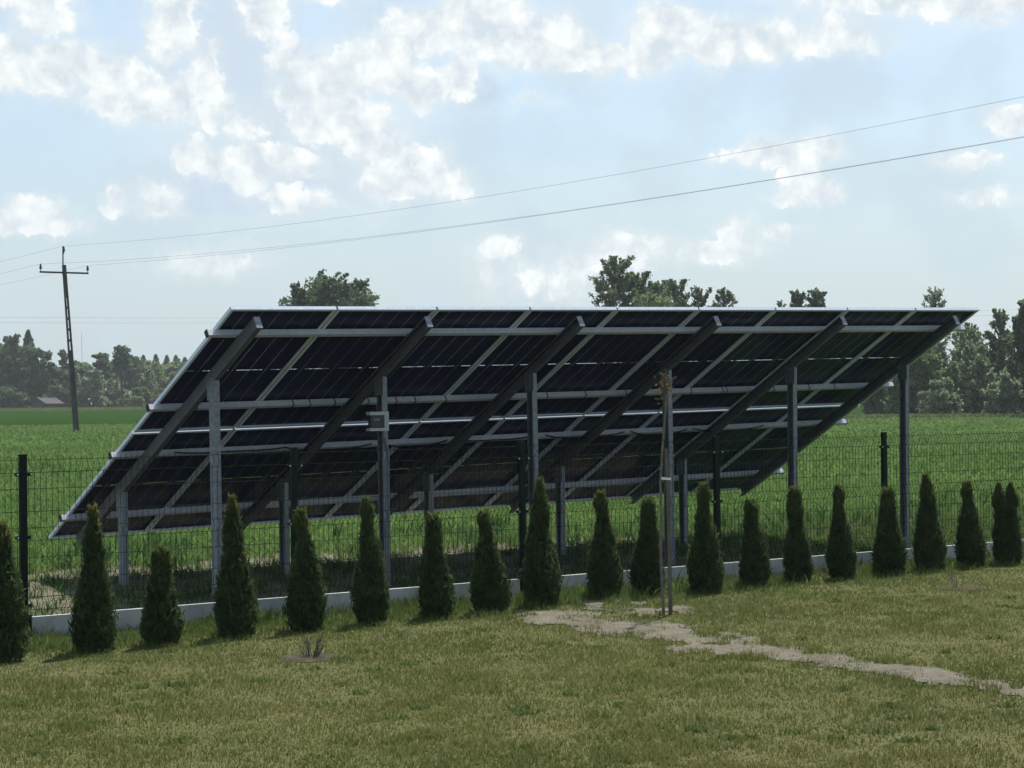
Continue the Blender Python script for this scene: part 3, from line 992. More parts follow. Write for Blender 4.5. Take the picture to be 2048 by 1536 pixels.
# ------------------------------------------------------------------ thujas
def leaf_cards(P_, size, rg, aspect=1.6, up=0.0, outward=None, fold=0.25):
    """one small folded leaf (two triangles as a quad) at each point"""
    n = len(P_)
    a = rg.normal(0, 1, (n, 3))
    if outward is not None:
        a = a * 0.75 + outward * 0.9
    a[:, 2] += up
    a /= np.linalg.norm(a, axis=1)[:, None]
    b = rg.normal(0, 1, (n, 3))
    b -= (b * a).sum(1)[:, None] * a
    b /= np.linalg.norm(b, axis=1)[:, None]
    c = np.cross(a, b)
    s = np.asarray(size).reshape(-1, 1) * np.ones((n, 1))
    l_, w_ = s * aspect * 0.5, s * 0.5
    V = np.stack([P_ - a * l_, P_ + b * w_ + c * s * fold - a * l_ * 0.1, P_ + a * l_, P_ - b * w_ + c * s * fold - a * l_ * 0.1], 1).reshape(-1, 3)
    Fq = np.arange(n * 4).reshape(n, 4)
    return V, Fq


def thuja_tip(h):
    return ((0.13, 0.115, 0.035), h * 0.84, h * 1.0)


THUJA = [  # picture column of the foot, foot row, top row, foot width, top column shift, kind, label
    (2, 1327, 1052, 112, 0, 'plain', "wide thuja cut by the left picture edge, beside the first fence post"),
    (184, 1308, 1022, 96, -2, 'tip', "tall thuja with a thin yellowish tip, nearest right of the first fence post"),
    (318, 1294, 1100, 86, 0, 'blunt', "shortest thuja, squat and blunt topped, near the left end of the row"),
    (467, 1278, 1000, 94, -2, 'tip', "tall yellow-tipped thuja in front of the leftmost tall array post"),
    (609, 1265, 1026, 86, -8, 'neck', "thuja standing directly behind the bare shrub on the lawn"),
    (738, 1252, 1003, 78, -4, 'neck', "slender thuja overlapping the post that carries the switch box"),
    (868, 1240, 1035, 78, -6, 'blunt', "low broad-footed thuja just right of the switch box post"),
    (978, 1229, 1028, 82, -10, 'neck', "notched-top thuja just left of the one where the sandy path starts"),
    (1080, 1216, 962, 86, -4, 'tip', "tallest-looking thuja at the start of the sandy path, beside a fence post"),
    (1204, 1200, 988, 76, -4, 'neck', "narrow-necked thuja second to the left of the staked sapling"),
    (1290, 1194, 1002, 72, 4, 'blunt', "thuja partly hidden behind the staked sapling"),
    (1407, 1188, 972, 80, -4, 'neck', "bottle-shaped thuja next right of the staked sapling"),
    (1505, 1176, 1006, 66, -8, 'blunt', "short thuja below the lower right corner of the array"),
    (1592, 1166, 980, 64, -4, 'kink', "thuja with crooked knobbly top in front of the fifth tall array post"),
    (1680, 1160, 976, 62, -8, 'neck', "narrow-necked thuja between the two rightmost tall array posts"),
    (1776, 1152, 980, 74, -4, 'blunt', "thuja hiding the foot of the rightmost fence post"),
    (1856, 1144, 954, 70, -8, 'spear', "spear-topped thuja just right of the rightmost array post"),
    (1938, 1136, 968, 68, -6, 'neck', "thuja with small round head above the bare stub in the lawn"),
    (2011, 1130, 968, 66, -4, 'double', "forked thuja with two tops at the right end of the row")]


def profile(kind, u, rg_s):
    """half width (1 at the widest) at height fraction u"""
    foot = 0.80 + 0.20 * np.sin(np.clip(u / 0.22, 0, 1) * np.pi / 2)
    if kind == 'tip':
        top = np.interp(u, [0, .22, .45, .62, .78, .88, 1], [1, 1, .72, .50, .42, .20, .03])
    elif kind == 'blunt':
        top = np.interp(u, [0, .22, .5, .7, .85, .94, 1], [1, 1, .76, .50, .42, .40, .14])
    elif kind == 'neck':
        top = np.interp(u, [0, .22, .45, .62, .72, .80, .90, 1], [1, 1, .78, .55, .33, .27, .36, .08])
    elif kind == 'kink':
        top = np.interp(u, [0, .2, .42, .55, .62, .78, .86, .93, 1], [1, 1, .84, .50, .40, .58, .36, .42, .12])
    elif kind == 'spear':
        top = np.interp(u, [0, .22, .5, .64, .70, .78, .9, 1], [1, 1, .78, .55, .44, .52, .30, .03])
    elif kind == 'double':
        top = np.interp(u, [0, .22, .55, .72, .82, 1], [1, 1, .86, .72, .62, .48])
    else:
        top = np.interp(u, [0, .22, .5, .75, .9, 1], [1, 1, .72, .45, .28, .05])
    return foot * top


for i, (px, yb, yt, wpx, sh, kind, lab) in enumerate(THUJA):
    Dg = EYE * F_PX / (yb - hor(px))
    Dg += 0.10                                  # the foot row is the near side of the foot
    X = at(px, Dg)
    Hh = (yb - yt) / F_PX * Dg
    Wh = wpx / F_PX * Dg / 2
    rg = np.random.default_rng(100 + i)
    n = 9000
    u = rg.random(n) ** 0.82
    th_ = rg.uniform(0, 2 * np.pi, n)
    pr = profile(kind, u, rg) * (1 - 0.13 * sstep(0.28, 0.6, u))
    # vertical flattened sprays: lumps round the shrub
    lump = 0.74 + 0.52 * fnoise(th_ * 1.6 + i, u * 8.0, 200 + i, 3) + 0.10 * (vnoise(th_ * 4, u * 22, 300 + i) - 0.5)
    rad = 0.90 * Wh * pr * lump * (1 - 0.75 * rg.random(n) ** 1.6)
    cx_ = sh / F_PX * Dg * u ** 1.5 + 0.20 * Wh * (vnoise(u * 5.5, u * 0 + i, 400 + i) - 0.5) * sstep(0.25, 0.6, u)
    if kind == 'double':
        side = np.where(rg.random(n) < 0.5, -1, 1)
        up = u > 0.72
        cx_ = cx_ + np.where(up, side * Wh * 0.36, 0)
        rad = np.where(up, Wh * lump * np.interp(u, [.72, .85, 1], [.42, .33, .06]) * (1 - 0.5 * rg.random(n) ** 2), rad)
    Pp = np.stack([cx_ + rad * np.cos(th_), rad * np.sin(th_), Hh * (0.015 + 0.985 * u)], 1)
    outw = np.stack([np.cos(th_) * 0.5, np.sin(th_) * 0.5, np.full(n, 0.9)], 1)
    V, Fq = leaf_cards(Pp, rg.uniform(0.012, 0.026, n), rg, 1.9, 0.3, outw)
    # flat feathery sprays that stand off the surface and break the outline
    n2 = 1500
    pk = rg.choice(np.where(rad > 0.62 * Wh * pr)[0], n2)
    off2 = np.stack([np.cos(th_[pk]), np.sin(th_[pk]), 0.9 + rg.random(n2)], 1) * rg.uniform(0.004, 0.022, (n2, 1))
    V2, F2 = leaf_cards(Pp[pk] + off2, rg.uniform(0.010, 0.020, n2), rg, 3.6, 0.9, outw[pk])
    V, Fq = np.concatenate([V, V2]), np.concatenate([Fq, F2 + len(V)])
    mth = leafmat("thuja_leaves_%d" % i, (0.040, 0.064, 0.031), (0.096, 0.130, 0.058), 0.36, 9.0,
                  ((0.155, 0.15, 0.05) if kind == 'tip' or i == 0 else (0.11, 0.145, 0.05), Hh * (0.80 if kind == 'tip' or i == 0 else 0.6), Hh * 1.02))
    root = empty("thuja", (X, Dg, 0))
    tag(root, lab, "thuja", "young thujas planted in a row along the fence")
    link("foliage", fast_mesh("foliage", V, Fq), mth, root)
    st = MB().tube([(0, 0, -0.05), (0.01, 0, Hh * 0.4), (sh / F_PX * Dg * 0.6, 0, Hh * 0.8)], [0.022, 0.016, 0.006], 6)
    for j in range(14):
        a = rg.uniform(0, 6.28)
        z0 = rg.uniform(0.05, 0.7) * Hh
        r0 = Wh * float(profile(kind, np.array([z0 / Hh + 0.1]), rg)[0]) * 0.7
        st.tube([(0, 0, z0), (r0 * math.cos(a), r0 * math.sin(a), z0 + 0.12 * Hh)], [0.006, 0.003], 4)
    st.build("stem", M_TWIG, root)

# ------------------------------------------------------------------ staked sapling, bare shrubs
DS = 17.8


def pp(px, py, D=DS):
    return Vector((at(px, D), D, zat(px, py, D)))


b0 = Vector((at(1323, DS), DS, 0))
sap = empty("sapling", b0)
tag(sap, "thin bare sapling with a pruned brown head, tied to a wooden stake", "sapling")
pts = [Vector((b0.x, DS, -0.05))] + [pp(x_, y_) for x_, y_ in ((1321, 1190), (1318, 1120), (1319, 1040), (1319, 960), (1322, 915), (1327, 860),
                                                            (1331, 815), (1332, 785), (1330, 765))]
MB().tube([p_ - b0 for p_ in pts], [.014, .012, .011, .011, .0105, .010, .010, .010, .014, .009], 8).build("trunk", M_SAPBARK, sap)
rg = np.random.default_rng(77)
hd = MB()
knot = pp(1331, 775) - b0
for j in range(14):
    a, e = rg.uniform(0, 6.28), rg.uniform(0.5, 1.45)
    l_ = rg.uniform(0.05, 0.12)
    d_ = Vector((math.cos(a) * math.cos(e), math.sin(a) * math.cos(e), math.sin(e)))
    s_ = knot + Vector((rg.normal(0, .012), rg.normal(0, .012), rg.uniform(-0.08, 0.04)))
    k_ = s_ + d_ * l_ * 0.55 + Vector((0, 0, 0.02))
    hd.tube([s_, k_, k_ + (d_ + Vector((rg.normal(0, .4), 0, .3))) * l_ * 0.4], [.006, .004, .002], 5)
hd.tube([pp(1337, 770) - b0, pp(1345, 760) - b0, pp(1352, 753) - b0], [.005, .004, .003], 5)
hd.build("pruned_head", M_STAKE, sap)
M_BUD = leafmat("bud_leaves", (0.10, 0.085, 0.035), (0.19, 0.16, 0.08), 0.3, 8.0)
Pp = np.array(knot)[None] + rg.normal(0, 1, (150, 3)) * np.array([[0.035, 0.035, 0.06]])
V, Fq = leaf_cards(Pp, rg.uniform(0.010, 0.022, 150), rg, 1.8)
link("dry_leaves", fast_mesh("dry_leaves", V, Fq), M_BUD, sap)["kind"] = "stuff"
s0 = Vector((at(1337, DS), DS + 0.01, 0))
stake = empty("wooden_stake", s0)
tag(stake, "round wooden stake holding up the bare sapling", "stake")
top_ = pp(1331, 898, DS + 0.01)
MB().tube([Vector((0, 0, -0.2)), (top_ - s0) * 0.5 + Vector((0.004, 0, 0)), top_ - s0], [.0185, .0175, .0165], 10).build("pole", M_STAKE, stake)
tz = zat(1330, 958, DS)
ux, uy = at(1330, DS), DS
loop = [(ux + 0.043 * math.cos(a), uy + 0.026 * math.sin(a)) for a in np.linspace(0, 2 * math.pi, 17)[:-1]]
tie = MB()
V = [(x_ , y_, tz + dz_ + 0.006 * (0.5 - (x_ - ux) / 0.08)) for dz_ in (-0.010, 0.010) for x_, y_ in loop]
tie.add(V, [(i, (i + 1) % 16, 16 + (i + 1) % 16, 16 + i) for i in range(16)])
to = tie.build("plant_tie", M_TIE)
sol = to.modifiers.new("thick", 'SOLIDIFY')
sol.thickness = 0.003
tag(to, "white tape band tying the sapling to its stake", "plant tie")


def bare_shrub(loc, n, h, spread, m, lab, seed):
    rg = np.random.default_rng(seed)
    r_ = empty("bare_shrub", (loc[0], loc[1], 0.02))
    tag(r_, lab, "shrub")
    tw = MB()
    for j in range(n):
        a = rg.uniform(0, 6.28)
        o_ = spread * rg.random() ** 0.6
        s_ = Vector((math.cos(a) * o_ * 0.45, math.sin(a) * o_ * 0.45, 0))
        l_ = h * rg.uniform(0.45, 1.0)
        e_ = s_ + Vector((math.cos(a) * o_ * 0.6 + rg.normal(0, .012), math.sin(a) * o_ * 0.6, l_))
        mid_ = (s_ + e_) / 2 + Vector((rg.normal(0, .01), rg.normal(0, .01), 0.01))
        tw.tube([s_, mid_, e_], [.0036, .0028, .0015], 5)
        if rg.random() < 0.6:
            tw.tube([mid_, mid_ + Vector((rg.normal(0, .03), rg.normal(0, .03), l_ * 0.35))], [.003, .0015], 4)
    tw.build("twigs", m, r_)
    return r_


bare_shrub(SHRUB_A, 20, 0.18, 0.13, M_TWIG, "leafless dark twiggy shrub in a dug ring on the left lawn", 4)
bare_shrub(SHRUB_B, 6, 0.20, 0.13, M_SAPBARK, "few pale bare twigs in a dug ring on the right lawn", 8)

# ------------------------------------------------------------------ overhead line
DP = 137.0
pb = Vector((at(152, DP), DP, 0))
px_m = F_PX / DP
pole = empty("utility_pole", pb)
tag(pole, "leaning concrete utility pole with a crossarm and three insulators", "utility pole")
LINE = Vector((0.59, -0.807, 0))
CROSS = Vector((0.807, 0.59, 0))
ptop = Vector((at(130, DP), DP, zat(130, 530, DP))) - pb
ax = ptop.normalized()
pmx = Matrix((CROSS, (ax.cross(CROSS)).normalized(), ax)).transposed().to_4x4()
# axes made orthogonal
xa = CROSS - ax * CROSS.dot(ax)
xa.normalize()
pmx = Matrix((xa, ax.cross(xa), ax)).transposed().to_4x4()
Lp = ptop.length
body = MB()
nseg = 15
for sg in (-1, 1):        # two tapering legs of the concrete pole
    V = []
    for z_, w_ in ((-1.0, 0.185), (Lp, 0.105)):
        V += [(sg * w_, -0.10, z_), (sg * (w_ - 0.065), -0.10, z_), (sg * (w_ - 0.065), 0.10, z_), (sg * w_, 0.10, z_)]
    body.add(V, [(0, 1, 2, 3), (4, 7, 6, 5), (0, 4, 5, 1), (1, 5, 6, 2), (2, 6, 7, 3), (3, 7, 4, 0)])
for j in range(nseg):     # webs between the openings
    z_ = Lp * (0.02 + 0.98 * j / nseg)
    w_ = 0.185 - 0.08 * z_ / Lp - 0.063
    hgt2 = 0.16 if 0.42 < z_ / Lp < 0.80 else Lp / nseg * 0.995
    body.box((-w_, -0.07, z_), (w_, 0.07, z_ + hgt2))
body.build("pole_body", M_POLE, pole, pmx)
zc = zat(130, 545, DP) - 0
xb = Vector((at(130.5, DP), DP, zc)) - pb
MB().box((-1.72, -0.06, -0.06), (1.70, 0.06, 0.05), Matrix.Translation(xb) @ Matrix((CROSS, -LINE, Vector((0, 0, 1)))).transposed().to_4x4()).build("crossarm", M_IRON, pole)


def insulator(c, h):
    return MB().lathe([(0.025, 0), (0.025, h * 0.25), (0.09, h * 0.28), (0.10, h * 0.4), (0.06, h * 0.5), (0.085, h * 0.55), (0.08, h * 0.68),
                       (0.05, h * 0.75), (0.06, h * 0.85), (0.05, h * 0.95), (0.02, h)], c, 10)


ends = []
for sg in (-1, 1):
    c = xb + CROSS * (sg * 1.66) + Vector((0, 0, 0.05))
    insulator(c, 0.50).build("insulator", M_INSUL, pole)
    ends.append(pb + c + Vector((0, 0, 0.46)))
pin = MB()
p0_, p1_ = ptop - ax * 0.7 + CROSS * -0.12, Vector((at(128, DP), DP, zat(128, 492, DP))) - pb
pin.tube([p0_, p1_], [0.05, 0.04], 8)
pin.build("top_pin", M_IRON, pole)
ti = p1_ - Vector((-0.06, 0, 0.50))
insulator(ti, 0.5).build("insulator", M_INSUL, pole)
ends.append(pb + p1_)
names = ("lower power line fixed to the left end of the crossarm", "lower power line fixed to the right end of the crossarm",
         "highest power line, running from the pole top over the array")
for e_, lab, (b_, c_) in zip(ends, names, ((-0.04335, 4.578e-4), (-0.03006, 3.826e-4), (-0.0401, 4.85e-4))):
    pts = [e_ - LINE * u + Vector((0, 0, -0.0425 * u + 4.6e-4 * u * u)) for u in np.linspace(100, 0, 16)]
    pts += [e_ + LINE * u + Vector((0, 0, b_ * u + c_ * u * u)) for u in np.linspace(0, 108, 28)[1:]]
    tag(MB().tube(pts, 0.0065, 5).build("power_line", M_CABLE), lab, "power line", "power lines of the near pole")
for j, (zl, lab) in enumerate(((17.9, "upper faint power line far away beyond the trees"), (16.9, "lower faint power line far away beyond the trees"))):
    w = MB().tube([(x_, 400.0, zl + 0.00006 * (x_ - 20) ** 2) for x_ in np.linspace(-190, 190, 21)], 0.018, 4)
    tag(w.build("power_line", M_CABLE), lab, "power line", "faint distant power lines")
w = MB().tube([(at(165, 900), 900, 0), (at(164, 900), 900, zat(164, 664, 900))], [0.16, 0.06], 5)
tag(w.build("radio_mast", M_STEEL), "thin pale mast rising far behind the left trees", "mast")


# ------------------------------------------------------------------ trees
def clump_points(rg, centers, radii, n, shell=0.45):
    k_ = rg.integers(0, len(centers), n)
    d = rg.normal(0, 1, (n, 3))
    d /= np.linalg.norm(d, axis=1)[:, None]
    r_ = (1 - shell * rg.random(n) ** 1.6)
    return centers[k_] + d * radii[k_] * r_[:, None], d


def tree(name, lab, px, D, ytop, hw, style, m, leaf, n, seed, cat="tree", base=None, group=None, lean=0.0, crown0=0.25, dz0=0.0, bark=None):
    rg = np.random.default_rng(seed)
    n = int(n * 1.9)
    X = at(px, D)
    z0 = float(terrain(np.array(X), np.array(D))) + dz0
    H = zat(px, ytop, D) - z0
    W = hw / F_PX * D
    root = empty(name, (X, D, z0))
    tag(root, lab, cat, group)
    tr = MB()
    limbs = []
    if style == 'cone':
        u = rg.random(n) ** 0.75
        zz = H * (0.06 + 0.94 * u)
        wh = np.floor(u * 16)
        a = rg.uniform(0, 6.283, n)
        arm = (0.72 + 0.5 * vnoise(a * 1.4 + wh * 3.1, wh, seed)) * (1 - u) ** 0.8 * W * 1.25
        r_ = arm * rg.random(n) ** 0.55
        Pp = np.stack([r_ * np.cos(a), r_ * np.sin(a), zz - r_ * 0.22 + 0.03 * H * (wh / 16 - u)], 1)
        tr.tube([(0, 0, -0.3), (0, 0, H * 0.97)], [0.022 * H, 0.02], 7)
        for j in range(24):
            uu = rg.uniform(0.1, 0.9)
            a1 = rg.uniform(0, 6.28)
            limbs.append(((0, 0, H * uu), (0.7 * W * (1 - uu) * math.cos(a1), 0.7 * W * (1 - uu) * math.sin(a1), H * uu - 0.02 * H)))
    elif style == 'airy':
        # slender upswept limbs with loose leaves, tops blown to one side
        nb = 44
        starts, endsb = [], []
        for j in range(nb):
            uu = crown0 + (1 - crown0) * (j / nb) ** 0.85
            a1 = j * 2.4 + rg.uniform(-.5, .5)
            ln = W * (1.45 - 1.15 * uu) * rg.uniform(0.55, 1.3)
            s_ = np.array([lean * W * uu ** 2, 0, H * uu * 0.92])
            e_ = s_ + np.array([math.cos(a1) * ln + lean * 0.4 * ln, math.sin(a1) * ln, min(H * 0.99 - s_[2], ln * rg.uniform(0.5, 1.3) + 0.03 * H)])
            starts.append(s_)
            endsb.append(e_)
            limbs.append((tuple(s_), tuple(e_)))
        starts, endsb = np.array(starts), np.array(endsb)
        # leaves sit along thin upswept shoots
        nbu = 340
        kb = rg.integers(0, nb, nbu)
        tb = 0.30 + 0.72 * rg.random(nbu) ** 0.7
        bd = endsb - starts
        bd /= np.linalg.norm(bd, axis=1)[:, None]
        bun = starts[kb] + (endsb[kb] - starts[kb]) * tb[:, None]
        sd_ = bd[kb] * 0.8 + rg.normal(0, 0.75, (nbu, 3)) + np.array([[lean * 0.4, 0, 0.55]])
        sd_ /= np.linalg.norm(sd_, axis=1)[:, None]
        sl_ = W * rg.uniform(0.06, 0.26, nbu)
        k_ = rg.integers(0, nbu, n)
        t_ = rg.random(n)
        Pp = bun[k_] + sd_[k_] * (sl_[k_] * t_)[:, None] + rg.normal(0, 1, (n, 3)) * (W * 0.046 * (1.25 - t_))[:, None]
        Pp[:, 2] = np.minimum(Pp[:, 2], H)
        nt = n // 12
        uu = crown0 + (1 - crown0) * rg.random(nt)
        Pp[:nt] = np.stack([lean * W * uu ** 2 + rg.normal(0, W * .09, nt) * (1.1 - uu), rg.normal(0, W * .09, nt), H * uu], 1)
        tr.tube([(0, 0, -0.3), (lean * W * .25, 0, H * 0.5), (lean * W, 0, H * 0.97)], [0.016 * H, 0.010 * H, 0.02], 7)
    else:
        if style == 'round':
            nc = 70
            c_ = rg.normal(0, 1, (nc, 3))
            c_ /= np.linalg.norm(c_, axis=1)[:, None]
            c_ *= (0.45 + 0.5 * rg.random(nc) ** 0.5)[:, None]
            zc_, hz2 = H * (crown0 + 1) / 2, H * (1 - crown0) / 2
            cen = np.stack([c_[:, 0] * W * 0.86, c_[:, 1] * W * 0.86, zc_ + c_[:, 2] * hz2 * 0.86], 1)
            rad = np.stack([W * rg.uniform(.11, .27, nc)] * 3, 1) * np.array([[1, 1, 0.8]])
        elif style == 'pine':
            nc = 13
            uu = crown0 + (1 - crown0) * (np.arange(nc) + .5) / nc
            a1 = np.arange(nc) * 2.4
            rr = W * (1.0 - 0.55 * (uu - crown0) / (1 - crown0)) * rg.uniform(0.3, 0.8, nc)
            cen = np.stack([np.cos(a1) * rr, np.sin(a1) * rr, H * (uu - 0.03)], 1)
            rad = np.stack([W * rg.uniform(.28, .45, nc), W * rg.uniform(.28, .45, nc), H * rg.uniform(.03, .06, nc)], 1)
        else:   # bush
            nc = 48
            a1 = rg.uniform(0, 6.283, nc)
            rr = W * 0.78 * rg.random(nc) ** 0.5
            zc_ = H * (0.16 + 0.68 * rg.random(nc)) * (1 - 0.35 * (rr / W) ** 2)
            cen = np.stack([np.cos(a1) * rr, np.sin(a1) * rr, zc_], 1)
            rad = np.stack([W * rg.uniform(.12, .28, nc), W * rg.uniform(.12, .28, nc), H * rg.uniform(.07, .16, nc)], 1)
            cen[:10, 2] = H * rg.uniform(0.04, 0.12, 10)
            top_c = np.argsort(cen[:, 2])[-3:]
            cen[top_c, 2] = H - rad[top_c, 2] * 1.05
        top_z = np.max(cen[:, 2] + rad[:, 2] * 0.9)
        wid_x = np.max(np.abs(cen[:, 0]) + rad[:, 0] * 0.85)
        scl = np.array([[W / wid_x, W / wid_x, H / top_z]])
        cen, rad = cen * scl, rad * scl
        Pp, _ = clump_points(rg, cen, rad, n, 0.6)
        # stray shoots break the outline
        ns = n // 4
        sj = rg.integers(0, 160, ns)
        s_k, s_d = rg.integers(0, len(cen), 160), rg.normal(0, 1, (160, 3)) + np.array([[0, 0, 0.5]])
        s_d[:, 2] = np.abs(s_d[:, 2])
        s_d /= np.linalg.norm(s_d, axis=1)[:, None]
        sp_ = cen[s_k[sj]] + s_d[sj] * rad[s_k[sj]] * rg.uniform(0.7, 1.75, (ns, 1))
        Pp[:ns] = sp_ + rg.normal(0, 1, (ns, 3)) * W * 0.018
        tt = (0.9 if style == 'pine' else 0.62) * H
        tr.tube([(0, 0, -0.3), (rg.normal(0, .03) * H, 0, tt * 0.5), (0, 0, tt)], [0.024 * H, 0.017 * H, 0.006 * H], 8)
        for c1 in cen[::2]:
            z_ = max(0.05 * H, min(c1[2] - 0.12 * H, tt * 0.95))
            limbs.append(((0, 0, z_), tuple(c1)))
    for a1, b1 in limbs:
        a1, b1 = Vector(a1), Vector(b1)
        mid_ = a1.lerp(b1, 0.5) + Vector((0, 0, (b1 - a1).length * 0.08))
        tr.tube([a1, mid_, b1], [0.007 * H, 0.005 * H, 0.0015 * H], 5)
    Pp = Pp[(Pp[:, 2] > 0.01 * H)]
    V, Fq = leaf_cards(Pp, leaf * 0.66 * rg.uniform(0.6, 1.4, len(Pp)), rg, 1.5)
    link("crown", fast_mesh("crown", V, Fq), m, root)
    tr.build("trunk", bark or M_BARK, root)
    return root


L_DARK = leafmat("dark_leaves", (0.056, 0.093, 0.051), (0.140, 0.195, 0.095), 0.45, 0.5)
L_MID = leafmat("mid_leaves", (0.095, 0.149, 0.071), (0.220, 0.287, 0.132), 0.45, 0.5)
L_PALE = leafmat("pale_leaves", (0.146, 0.195, 0.122), (0.281, 0.336, 0.201), 0.45, 0.4)
L_YEL = leafmat("yellow_green_leaves", (0.09, 0.13, 0.04), (0.18, 0.21, 0.075), 0.4, 0.4)
L_CON = leafmat("conifer_needles", (0.067, 0.110, 0.061), (0.146, 0.201, 0.098), 0.4, 0.3)
L_BIRCH = leafmat("birch_leaves", (0.067, 0.104, 0.054), (0.165, 0.213, 0.104), 0.5, 0.5)

GB = "trees showing above the array's top edge"
tree("broadleaf_tree", "round dense dark tree above the left half of the array", 667, 230, 549, 108, 'round', L_DARK, 0.42, 9000, 11, group=GB, crown0=0.2)
tree("birch_tree", "tallest wispy tree above the middle of the array, leaning at the top", 1212, 210, 512, 69, 'airy', L_BIRCH, 0.24, 5400, 12, group=GB, lean=0.35, crown0=0.3)
tree("birch_tree", "wispy tree close right of the tallest one above the array", 1272, 212, 545, 69, 'airy', L_BIRCH, 0.24, 5400, 13, group=GB, lean=0.1, crown0=0.3)
tree("birch_tree", "thick crowned tree in the middle of the clump above the array", 1318, 208, 562, 66, 'airy', L_BIRCH, 0.24, 5700, 14, group=GB, crown0=0.25)
tree("birch_tree", "spiky tree with a small twisted top, third from the clump's left", 1362, 214, 560, 60, 'airy', L_BIRCH, 0.23, 5100, 15, group=GB, lean=-0.15, crown0=0.25)
tree("birch_tree", "low pointed tree near the right end of the clump", 1405, 210, 576, 45, 'airy', L_BIRCH, 0.22, 3600, 16, group=GB, crown0=0.25)
tree("birch_tree", "pointed tree ending the clump at its right side", 1442, 209, 574, 45, 'airy', L_BIRCH, 0.22, 3900, 17, group=GB, lean=0.2, crown0=0.25)
tree("broadleaf_tree", "low bushy tree filling the foot of the clump above the array", 1300, 200, 588, 90, 'round', L_MID, 0.36, 5000, 18, group=GB, crown0=0.1)
tree("birch_tree", "left of the two small dark pointed trees over the array", 1597, 200, 579, 36, 'airy', L_DARK, 0.22, 3900, 19, group=GB, crown0=0.3)
tree("birch_tree", "right of the two small dark pointed trees over the array", 1638, 200, 576, 45, 'airy', L_DARK, 0.22, 4500, 20, group=GB, lean=-0.1, crown0=0.3)
tree("birch_tree", "tiny pale wispy tree left of the two dark pointed ones", 1565, 215, 600, 27, 'airy', L_PALE, 0.20, 1800, 21, group=GB, crown0=0.3)
tree("birch_tree", "sparse wispy tree over the right end of the array", 1868, 190, 572, 45, 'airy', L_PALE, 0.19, 2250, 22, group=GB, lean=0.1, crown0=0.3)

GR = "bushes and trees along the right field edge"
for j, (px, D, yt, hw, mm, nn_, lab) in enumerate((
        (1765, 186, 716, 49, L_MID, 3400, "green bush showing just under the array's right underside"),
        (1812, 182, 700, 52, L_MID, 3800, "green bush behind the rightmost tall array post"),
        (1852, 180, 684, 55, L_MID, 4200, "broad green bush just right of the rightmost array post"),
        (1900, 186, 655, 57, L_MID, 4600, "taller bush below the array's upper right corner"),
        (1945, 178, 690, 52, L_PALE, 3800, "paler grey-green bush in the middle of the right thicket"),
        (1985, 186, 668, 57, L_MID, 4400, "dark bush behind the pale ones in the right thicket"),
        (2030, 180, 672, 57, L_DARK, 4400, "dark green bush at the right picture edge"),
        (2005, 172, 745, 42, L_PALE, 2600, "low pale bush in front near the right picture edge"),
        (1880, 174, 762, 44, L_PALE, 2600, "low greyish bush in front of the right thicket"),
        (2085, 180, 665, 60, L_MID, 3400, "bush just beyond the right picture edge"))):
    tree("bush", lab, px, D, yt, hw, 'bush', mm, 0.33, nn_, 40 + j, "bush", group=GR)
tree("birch_tree", "pointed young tree rising out of the right thicket", 2001, 184, 618, 36, 'airy', L_BIRCH, 0.20, 2850, 60, group=GR, crown0=0.35)
tree("broadleaf_tree", "dark leafy tree cut by the right picture edge", 2066, 170, 600, 40, 'round', L_DARK, 0.42, 3200, 61, group=GR, crown0=0.25)
tree("birch_tree", "thin young tree beside the array's upper right corner", 1945, 188, 646, 33, 'airy', L_BIRCH, 0.20, 2250, 62, group=GR, crown0=0.35)

